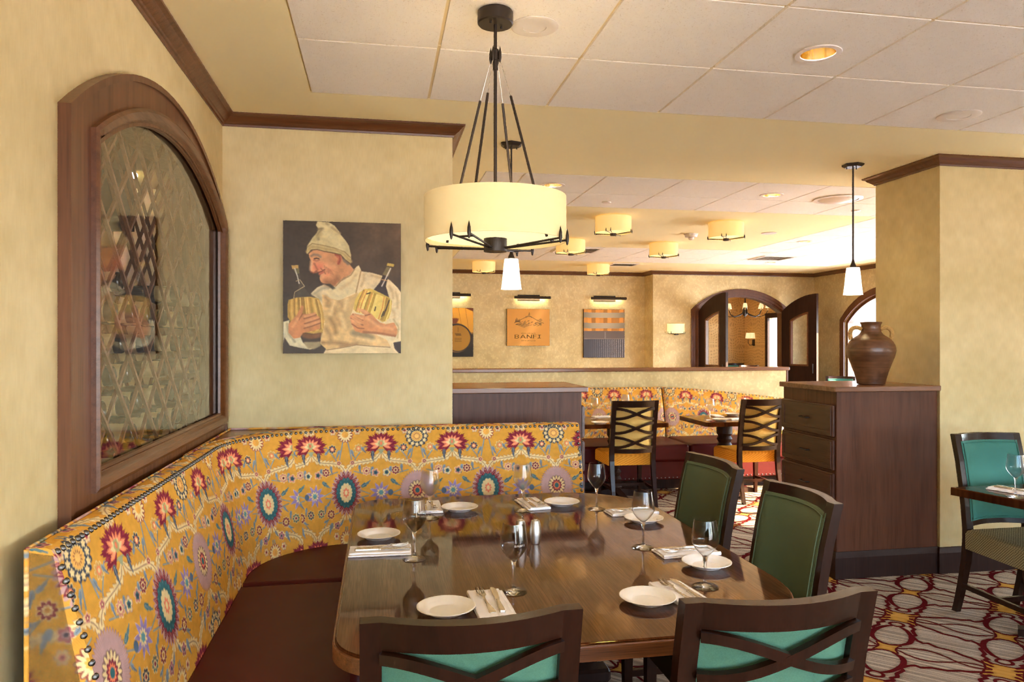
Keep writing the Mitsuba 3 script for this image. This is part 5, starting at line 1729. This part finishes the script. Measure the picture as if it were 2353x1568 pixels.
# ================================================================== CABINETS
def cabinet(label, x0, x1, y0, y1, zt, side, over, drawers, back_over=0.02):
    """service cabinet whose drawers face -x (side -1) or +x (side 1)"""
    k = thing('drawer_cabinet', label, 'cabinet')
    put(k + '__carcass', P(cbox(x0, x1, y0, y1, 0.16, zt - 0.034, 0.003), cab_z, False))
    ox0, ox1 = (x0 - 0.035, x1) if side < 0 else (x0, x1 + 0.035)
    put(k + '__top', P(cbox(ox0, ox1, y0 - over, y1 + back_over, zt - 0.034, zt, 0.004), cab_x, False), label='wooden counter top')
    bx = x0 if side < 0 else x1
    path = [(x1, y1), (x0, y1), (x0, y0), (x1, y0)] if side < 0 else [(x0, y0), (x1, y0), (x1, y1), (x0, y1)]
    put(k + '__plinth', P(cat(mitre(path, [(-0.01, 0), (0.024, 0), (0.024, 0.135), (0.016, 0.15), (0.008, 0.17), (-0.01, 0.17)]), cbox(x0 + 0.005, x1 - 0.005, y0 + 0.005, y1 - 0.005, 0, 0.16)), dark_wood, 25), label='dark plinth')
    for z0, z1 in drawers:
        f0, f1 = (bx - 0.022, bx) if side < 0 else (bx, bx + 0.022)
        ya, yb = y0 + 0.012, y1 - 0.012
        b = put(k + '__drawer', P(cat(cbox(min(f0, f1), max(f0, f1), ya, yb, z0, z1, 0.006),
                                      fixn(slab(sbox(ya + 0.012, z0 + 0.012, yb - 0.012, z1 - 0.012).difference(sbox(ya + 0.04, z0 + 0.04, yb - 0.04, z1 - 0.04)), 'x', (f0 - 0.006 if side < 0 else f1 - 0.001), (f0 + 0.001 if side < 0 else f1 + 0.006)))), cab_y, False))
        yc, zc = (ya + yb) / 2, (z0 + z1) / 2
        xh = f0 - 0.024 if side < 0 else f1 + 0.024
        xf = f0 if side < 0 else f1
        put(b + '__handle', P(cat(tube([(xf, yc - 0.045, zc), (xh, yc - 0.040, zc), (xh - 0.003 * side * -1, yc, zc), (xh, yc + 0.040, zc), (xf, yc + 0.045, zc)], 0.005, 8)), iron, 30))
    return k


DR = [(0.905, 1.115), (0.690, 0.890), (0.470, 0.675), (0.215, 0.455)]
cabinet('tall wooden drawer cabinet standing against the column under the jug', 2.895, COLX0 - 0.001, 4.255, 4.88, 1.235, -1, 0.035, DR, 0.0)
cabinet('wooden drawer cabinet with broad counter top behind the corner booth', 0.412, 1.272, 4.515, 5.08, 1.237, 1, 0.035, DR)

jg = thing('jug', 'brown glazed clay jug with two rope-wrapped handles on the drawer cabinet', 'jug')
JX, JY, JZ = 3.272, 4.43, 1.2355
jp = [(0, 0), (0.082, 0), (0.088, 0.006), (0.090, 0.02), (0.104, 0.075), (0.128, 0.145), (0.148, 0.195), (0.1545, 0.228), (0.150, 0.262), (0.130, 0.298), (0.098, 0.322), (0.074, 0.338), (0.062, 0.358), (0.058, 0.380), (0.060, 0.400), (0.067, 0.414), (0.069, 0.419), (0.066, 0.423), (0.058, 0.419), (0.051, 0.400), (0.050, 0.36), (0.06, 0.335), (0, 0.30)]
from scipy.interpolate import PchipInterpolator
tt = np.linspace(0, len(jp) - 1, 90)
jpi = np.stack([np.interp(tt, range(len(jp)), [a for a, _ in jp]), np.interp(tt, range(len(jp)), [b for _, b in jp])], 1)
jpi = gaussian_filter(jpi, (1.2, 0), mode='nearest')
jpi[0, 0] = jpi[-1, 0] = 0
jm = lathe(jpi, 56)
jv = np.array(jm.vertices)
rad = np.hypot(jv[:, 0], jv[:, 1])
wv = 1 + 0.003 * np.sin(jv[:, 2] * 260) * (rad > 0.04)
jv[:, 0] *= wv
jv[:, 1] *= wv
put(jg + '__body', P(trimesh.Trimesh(jv, jm.faces, process=False), clay, True), T().translate([JX, JY, JZ]))
ca, sa = math.cos(-YAW - 0.12), math.sin(-YAW - 0.12)
for s in (-1, 1):
    c = np.array([(0.058, 0.372), (0.078, 0.384), (0.104, 0.386), (0.126, 0.374), (0.136, 0.350), (0.134, 0.325), (0.128, 0.300)])
    t = np.linspace(0, 6, 70)
    q = np.stack([np.interp(t, range(7), c[:, 0]), np.interp(t, range(7), c[:, 1])], 1)
    q = gaussian_filter(q, (4, 0), mode='nearest')
    r = 0.0135 + 0.0016 * np.sin(np.arange(70) * 1.9)
    path = np.stack([JX + s * q[:, 0] * ca, JY + s * q[:, 0] * sa, JZ + q[:, 1]], 1)
    put(jg + '__handle', P(tube(path, r, 12), rope, 40), label='handle wrapped in tan rope')

# ================================================================== FAR SEATING AREA
HX1 = float(ony(1807, 870, 7.95)[0])
hw = thing('half_wall', 'low cream half wall with a brown cap behind the far booth', 'half wall')
put(hw + '__panel', P(cbox(0.412, HX1, 7.95, 8.08, 0, 1.195, 0.002), wall_far_mat, False))
put(hw + '__cap', P(cbox(0.412, HX1 + 0.03, 7.925, 8.105, 1.188, 1.228, 0.006), cab_x, False), label='brown wooden cap')
put(hw + '__end_post', P(cbox(HX1, HX1 + 0.02, 7.945, 8.085, 0, 1.19, 0.003), cab_z, False))


def far_booth(label, x0, x1, z_left, z_right, u0, ends):
    k = thing('booth_bench', label, 'bench', 'benches of the far booth')
    n, m = int((x1 - x0) / 0.009), 62
    X = np.linspace(x0, x1, n)
    ztop = z_left + (z_right - z_left) * np.clip((X - x0) / (x1 - x0), 0, 1) ** 1.3
    rnd = 0.035 * (1 - np.sqrt(np.clip(1 - np.clip(1 - np.minimum(X - x0 if ends[0] else 9, x1 - X if ends[1] else 9) / 0.07, 0, 1) ** 2, 0, 1)))
    V, C = np.zeros((m, n, 3)), None
    vv = np.zeros((m, n))
    for j in range(m):
        if j < 6:
            t = j / 5
            V[j, :, 1] = 7.885 - 0.075 * t
            V[j, :, 2] = ztop + 0.004 * math.sin(PI * t)
            vv[j] = -0.06 * (1 - t)
        else:
            t = (j - 6 + 1) / (m - 6)
            V[j, :, 1] = 7.806 - 0.135 * t - 0.016 * math.sin(PI * t)
            V[j, :, 2] = ztop + (0.44 - ztop) * t
            vv[j] = (ztop - V[j, :, 2]) * 1.03
        V[j, :, 1] += rnd
        V[j, :, 0] = X
    C = cloth_at(np.broadcast_to((X - u0) * 1.06, (m, n)), vv + 0.005)
    put(k + '__back_cover', printed(V[::-1], C[::-1]), label='ochre cloth woven with flowers')
    put(k + '__shell', P(hull([(x, y, z) for x, zt in ((x0 + 0.005, z_left), (x1 - 0.005, z_right)) for y, z in ((7.89, 0), (7.89, zt - 0.01), (7.83, zt - 0.01), (7.69, 0.44), (7.69, 0))]), canvas_side, False))
    put(k + '__seat', P(rbox(x0 + 0.004, x1 - 0.004, 7.05, 7.72, 0.30, 0.475, 0.035), leather, 40), label='burgundy leather seat')
    put(k + '__seat_front', P(cbox(x0 + 0.01, x1 - 0.01, 7.075, 7.70, 0.115, 0.305, 0.008), leather, False))
    put(k + '__plinth', P(cbox(x0 + 0.02, x1 - 0.02, 7.20, 7.85, 0, 0.115, 0.003), dark_wood, False))
    for x in np.arange(x0 + 0.02, x1, 0.043):
        zt = float(np.interp(x, X, ztop))
        nail_at(k + '__nailhead', (x, 7.803, zt - 0.006), (0, -1, 0.5))
    for x in np.arange(x0 + 0.03, x1 - 0.02, 0.043):
        nail_at(k + '__nailhead', (x, 7.074, 0.135), (0, -1, 0))
    return k


SX = float(ony(1527, 950, 7.75)[0])
u_ref = float(ony(1484, 905, 7.80)[0]) - 0.2 / 1.06
far_booth('far bench with ochre floral back, left section behind the first yellow chair', 1.30, SX - 0.004, 1.012, 1.012, u_ref, (0, 1))
far_booth('far bench with ochre floral back, right section whose top slopes down', SX + 0.004, HX1 - 0.06, 1.012, 0.86, u_ref + 0.09, (1, 0))


def pub_table(label, poly, cx, cy, group=None, feet_rot=0.0):
    k = thing('cafe_table', label, 'table', group)
    put(k + '__tabletop', P(cushion(poly, 0.708, 0.750, 0.005, 4), table_mat, 35))
    put(k + '__pedestal', P(lathe([(0, 0.05), (0.055, 0.05), (0.070, 0.09), (0.050, 0.13), (0.066, 0.17), (0.048, 0.20), (0.064, 0.24), (0.046, 0.27), (0.062, 0.31), (0.044, 0.35), (0.060, 0.40), (0.076, 0.43), (0.060, 0.455), (0.076, 0.485), (0.060, 0.51), (0.078, 0.545), (0.062, 0.575), (0.078, 0.60), (0.078, 0.70), (0, 0.705)], 24).apply_translation([cx, cy, 0]), dark_wood, 30), label='turned pedestal')
    for a in (0, 90):
        put(k + '__foot', P(hull([(x, y, z) for x, z1 in ((-0.32, 0.035), (0.32, 0.035)) for y in (-0.035, 0.035) for z in (0.001, z1)] + [(x, y, 0.075) for x in (-0.06, 0.06) for y in (-0.035, 0.035)]), dark_wood, False),
            T().translate([cx, cy, 0.0005 * (a > 0)]).rotate([0, 0, 1], a + feet_rot))
    return k


pub_table('dark cafe table in front of the left far bench, half hidden by a yellow chair', rrect(1.87, 2.73, 6.60, 7.30, (0.03,) * 4), 2.30, 6.95, 'cafe tables at the far booth')
pub_table('dark cafe table in front of the right far bench beside the cabinet', rrect(3.09, 3.95, 6.55, 7.24, (0.04,) * 4), 3.44, 6.90, 'cafe tables at the far booth')
pub_table('dark cafe table at the right edge before the teal chair', Polygon([(2.99, 3.41), (3.076, 3.043), (3.15, 2.72), (3.95, 2.72), (3.95, 3.41)]), 3.50, 3.05, None, 45)
# laid things on the smaller tables
G2, G3 = 'wine glasses on the far tables', 'side plates on the far tables'
for px_g, w in (((1366, 963), 'left on the left far table'), ((1438, 952), 'behind the first yellow chair on the left far table'), ((1632, 966), 'left on the right far table'), ((1705, 963), 'beside the second yellow chair on the right far table')):
    p = onz(*px_g, TZ)
    wine_glass(p[0], p[1], 'small far wine glass ' + w, far=True, group=G2)
for px_g, w in (((1379, 971), 'on the left far table near the counter'), ((1656, 964), 'front one on the right far table'), ((1683, 951.5), 'rear one on the right far table')):
    p = onz(*px_g, TZ + 0.015)
    plate(p[0], p[1], 'white plate ' + w, group=G3)
for px_g, a, w in (((1383, 957), 5, 'on the left far table'), ((1648, 955), 80, 'on the right far table, left one'), ((1694, 962), 10, 'on the right far table, right one')):
    p = onz(*px_g, TZ + 0.01)
    napkin('folded white napkin ' + w, p[0], p[1], a, L=0.20, W=0.10, cutlery=False, group='folded napkins on the far tables')
wine_glass(3.110, 3.125, 'wine glass cut by the right edge, on the table before the teal chair', group='wine glass on the right table')
labels[[k for k in labels if k.startswith('wine_glass')][-1]].pop('group')
napkin('folded white napkin on the table at the right edge', 3.215, 3.235, -72, L=0.23, where='on the table at the right edge', group=None)

# ================================================================== ARCHED DOUBLE DOORS AND THE ROOM BEHIND
cas = arch(5.31, 7.16, 0, 2.09, 2.455)
struct('trim_door_arch', cat(slab(cas.difference(DOOR), 'y', 11.872, 11.902), slab(arch(5.335, 7.135, 0, 2.08, 2.43).difference(arch(5.37, 7.10, 0, 2.065, 2.395)), 'y', 11.858, 11.875), slab(arch(5.395, 7.075, 0, 2.06, 2.37).difference(DOOR), 'y', 11.860, 11.88),
                             slab(DOOR.difference(DOOR.buffer(-0.03, join_style=2)), 'y', 11.89, 12.05)), trim_z, 20, 'brown moulded casing of the arched double doors')
for i, (hx, hy, fx, fy, lab) in enumerate(((5.455, 11.86, 5.565, 11.09, 'left leaf of the arched double doors, swung open'), (7.015, 11.86, 7.195, 11.09, 'right leaf of the arched double doors, swung open'))):
    k = f'door_{i + 1}'
    labels[k] = {'label': lab, 'category': 'door', 'kind': 'structure'}
    a = math.atan2(fy - hy, fx - hx)
    L = 0.79
    R = (0.815 ** 2 + 0.295 ** 2) / (2 * 0.295)
    top = [(x, 2.335 - R + math.sqrt(R * R - (L - x) ** 2)) for x in np.linspace(L, 0, 16)]
    leaf = Polygon([(0, 0.012), (L, 0.012)] + top)
    t2 = [(x, 2.335 - 0.30 - R + math.sqrt(R * R - (L - x) ** 2)) for x in np.linspace(0.60, 0.21, 10)]
    hole = Polygon([(0.21, 1.13), (0.60, 1.13)] + t2)
    m = T().translate([hx, hy, 0]).rotate([0, 0, 1], math.degrees(a))
    put(k + '__leaf', P(slab(leaf.difference(hole), 'y', -0.022, 0.022), dark_wood, False), m)
    put(k + '__glazing_bead', P(slab(hole.buffer(0.015, join_style=2).difference(hole.buffer(-0.012, join_style=2)), 'y', -0.026, 0.026), trim_z, False), m)
    tv, tf = trimesh.creation.triangulate_polygon(hole, engine='earcut')
    put(k + '__pane', P(trimesh.Trimesh(np.c_[tv[:, 0], np.zeros(len(tv)), tv[:, 1]], tf, process=False), pane, False), m)
    put(k + '__handle', P(cat(cyl(0.73, 0.045, 1.0, 1.16, 0.010, 10), cyl(0.73, -0.045, 1.0, 1.16, 0.010, 10), cbox(0.72, 0.74, -0.05, 0.05, 1.05, 1.07)), iron, 30), m)

sc = thing('wall_sconce', 'half-round cream wall sconce glowing left of the arched doors', 'wall lamp')
ang = np.linspace(0, PI, 24)
sx, sy0 = 5.03, 11.899
outp = Polygon([(0.158 * math.cos(a), -0.105 * math.sin(a)) for a in ang] + [(0.153 * math.cos(a), -0.100 * math.sin(a)) for a in ang[::-1]])
put(sc + '__shade', P(ext(outp, 0.165).apply_translation([sx, sy0, 1.675]), shade_mat, 30, emitter=emit(SHADE * 0.5)), label='glowing cream shade')
put(sc + '__hub', P(cbox(sx - 0.03, sx + 0.03, sy0 - 0.06, sy0, 1.645, 1.668, 0.004), iron, False))
for a in (0.35, 0.8, 2.34, 2.79):
    put(sc + '__arm', P(tube([(sx, sy0 - 0.03, 1.655), (sx + 0.164 * math.cos(a), sy0 - 0.111 * math.sin(a), 1.672)], 0.004, 6), iron, 30))
    put(sc + '__spike', P(spike(0.045, 0.005).apply_translation([sx + 0.165 * math.cos(a), sy0 - 0.113 * math.sin(a), 1.685]), iron, 30))

cx_, cy_ = float(ony(1712, 705, 13.3)[0]), 13.3
ch = thing('chandelier', 'dark iron chandelier with small candle shades in the private room', 'chandelier')
put(ch + '__stem', P(cat(cyl(cx_, cy_, 2.20, CEIL, 0.012, 10), lathe([(0, 2.02), (0.03, 2.04), (0.055, 2.10), (0.04, 2.17), (0.02, 2.22), (0, 2.22)], 16).apply_translation([cx_, cy_, 0])), iron, 30))
for i in range(8):
    a = i * PI / 4 + 0.3
    e = np.array([math.cos(a), math.sin(a), 0])
    c = np.array([cx_, cy_, 0])
    q = [c + e * r + [0, 0, z] for r, z in ((0.03, 2.10), (0.15, 2.04), (0.28, 2.02), (0.38, 2.06), (0.42, 2.14))]
    put(ch + '__arm', P(tube(q, 0.007, 6), iron, 30))
    p = c + e * 0.42
    put(ch + '__candle', P(cyl(p[0], p[1], 2.14, 2.20, 0.010, 8), plaster, 30))
    put(ch + '__shade', P(lathe([(0.030, 2.27), (0.048, 2.19), (0.045, 2.19), (0.027, 2.27), (0.030, 2.27)], 14).apply_translation([p[0], p[1], 0]), opal, 40, emitter=emit(SHADE * 0.45)))
q = onx(1733, 778, 7.95)
ps = thing('candle_sconce', 'two-armed candle sconce with small shades on the private room wall', 'wall lamp')
put(ps + '__plate', P(cbox(7.93, 7.9495, q[1] - 0.03, q[1] + 0.03, q[2] - 0.16, q[2] - 0.02, 0.004), iron, False))
for s in (-1, 1):
    put(ps + '__arm', P(tube([(7.935, q[1], q[2] - 0.12), (7.88, q[1] + s * 0.05, q[2] - 0.15), (7.86, q[1] + s * 0.09, q[2] - 0.10), (7.86, q[1] + s * 0.09, q[2] - 0.02)], 0.007, 6), iron, 30))
    put(ps + '__shade', P(lathe([(0.045, 0.12), (0.062, 0.0), (0.058, 0.0), (0.041, 0.12), (0.045, 0.12)], 16).apply_translation([7.86, q[1] + s * 0.09, q[2] + 0.0]), opal, 40, emitter=emit(SHADE * 0.45)))
for pxy, yc, w in (((1719, 836), 14.45, 'left one of two'), ((1756, 840), 13.2, 'right one of two')):
    p = ony(*pxy, yc - 0.3)
    chair('green-backed chair in the private room seen through the doors, ' + w, teal_f, float(p[0]), yc, 180, 'chairs in the private room', sz=1.08)
q = ony(1609, 800, 13.0)
ws = thing('wine_shelf', 'dark tall wine shelf just inside the arched doors on the left', 'shelf')
put(ws + '__frame', P(cat(cbox(q[0] - 0.30, q[0] - 0.27, 12.85, 13.2, 0, 2.3), cbox(q[0] + 0.07, q[0] + 0.10, 12.85, 13.2, 0, 2.3), cbox(q[0] - 0.27, q[0] + 0.07, 13.17, 13.2, 0, 2.3)), dark_wood, False))
for i in range(8):
    put(ws + '__board', P(cbox(q[0] - 0.27, q[0] + 0.07, 12.86, 13.17, 0.1 + 0.29 * i, 0.12 + 0.29 * i), dark_wood, False))
bottle_up = P(lathe([(0, 0), (0.037, 0), (0.0375, 0.18), (0.030, 0.21), (0.014, 0.24), (0.0135, 0.265), (0, 0.265)], 14), mat('blue_glass', pr(srgb(70, 96, 120), 0.1, 0.6)), 30)
BOARDS = {2: 'third', 3: 'fourth', 4: 'fifth', 5: 'sixth', 6: 'seventh', 7: 'top'}
for i in range(2, 8):
    for x in (-0.20, -0.10, 0.0):
        tag(put('shelf_bottle', bottle_up, T().translate([float(q[0]) + x, 12.98, 0.1205 + 0.29 * i])), f'blue-grey bottle on the {BOARDS[i]} board of the dark wine shelf inside the doors', 'bottle', f'bottles on the {BOARDS[i]} board of the wine shelf')

# seats by the arched window
p = onz(1948, 867, 0.985)
chair('green-backed chair by the bright arched window, its top just over the cabinet', teal_f, float(p[0]) - 0.1, float(p[1]), 150)
p = onz(1858, 896, 0.752)
rt = pub_table('dark cafe table beyond the drawer cabinet with drinking glasses', rrect(float(p[0]) - 0.35, float(p[0]) + 0.35, float(p[1]) - 0.3, float(p[1]) + 0.4, (0.03,) * 4), float(p[0]), float(p[1]) + 0.05)
tum = P(lathe([(0, 0), (0.030, 0), (0.036, 0.14), (0.0345, 0.14), (0.0288, 0.006), (0, 0.006)], 18), glass, 40)
for i, dx in enumerate((-0.10, 0.0, 0.09)):
    tag(put('drinking_glass', tum, T().translate([float(p[0]) + dx, float(p[1]) - 0.05 + 0.03 * i, TZ + 0.0003])), ('left', 'middle', 'right')[i] + ' one of three drinking glasses beyond the drawer cabinet', 'glass', 'drinking glasses beyond the cabinet')
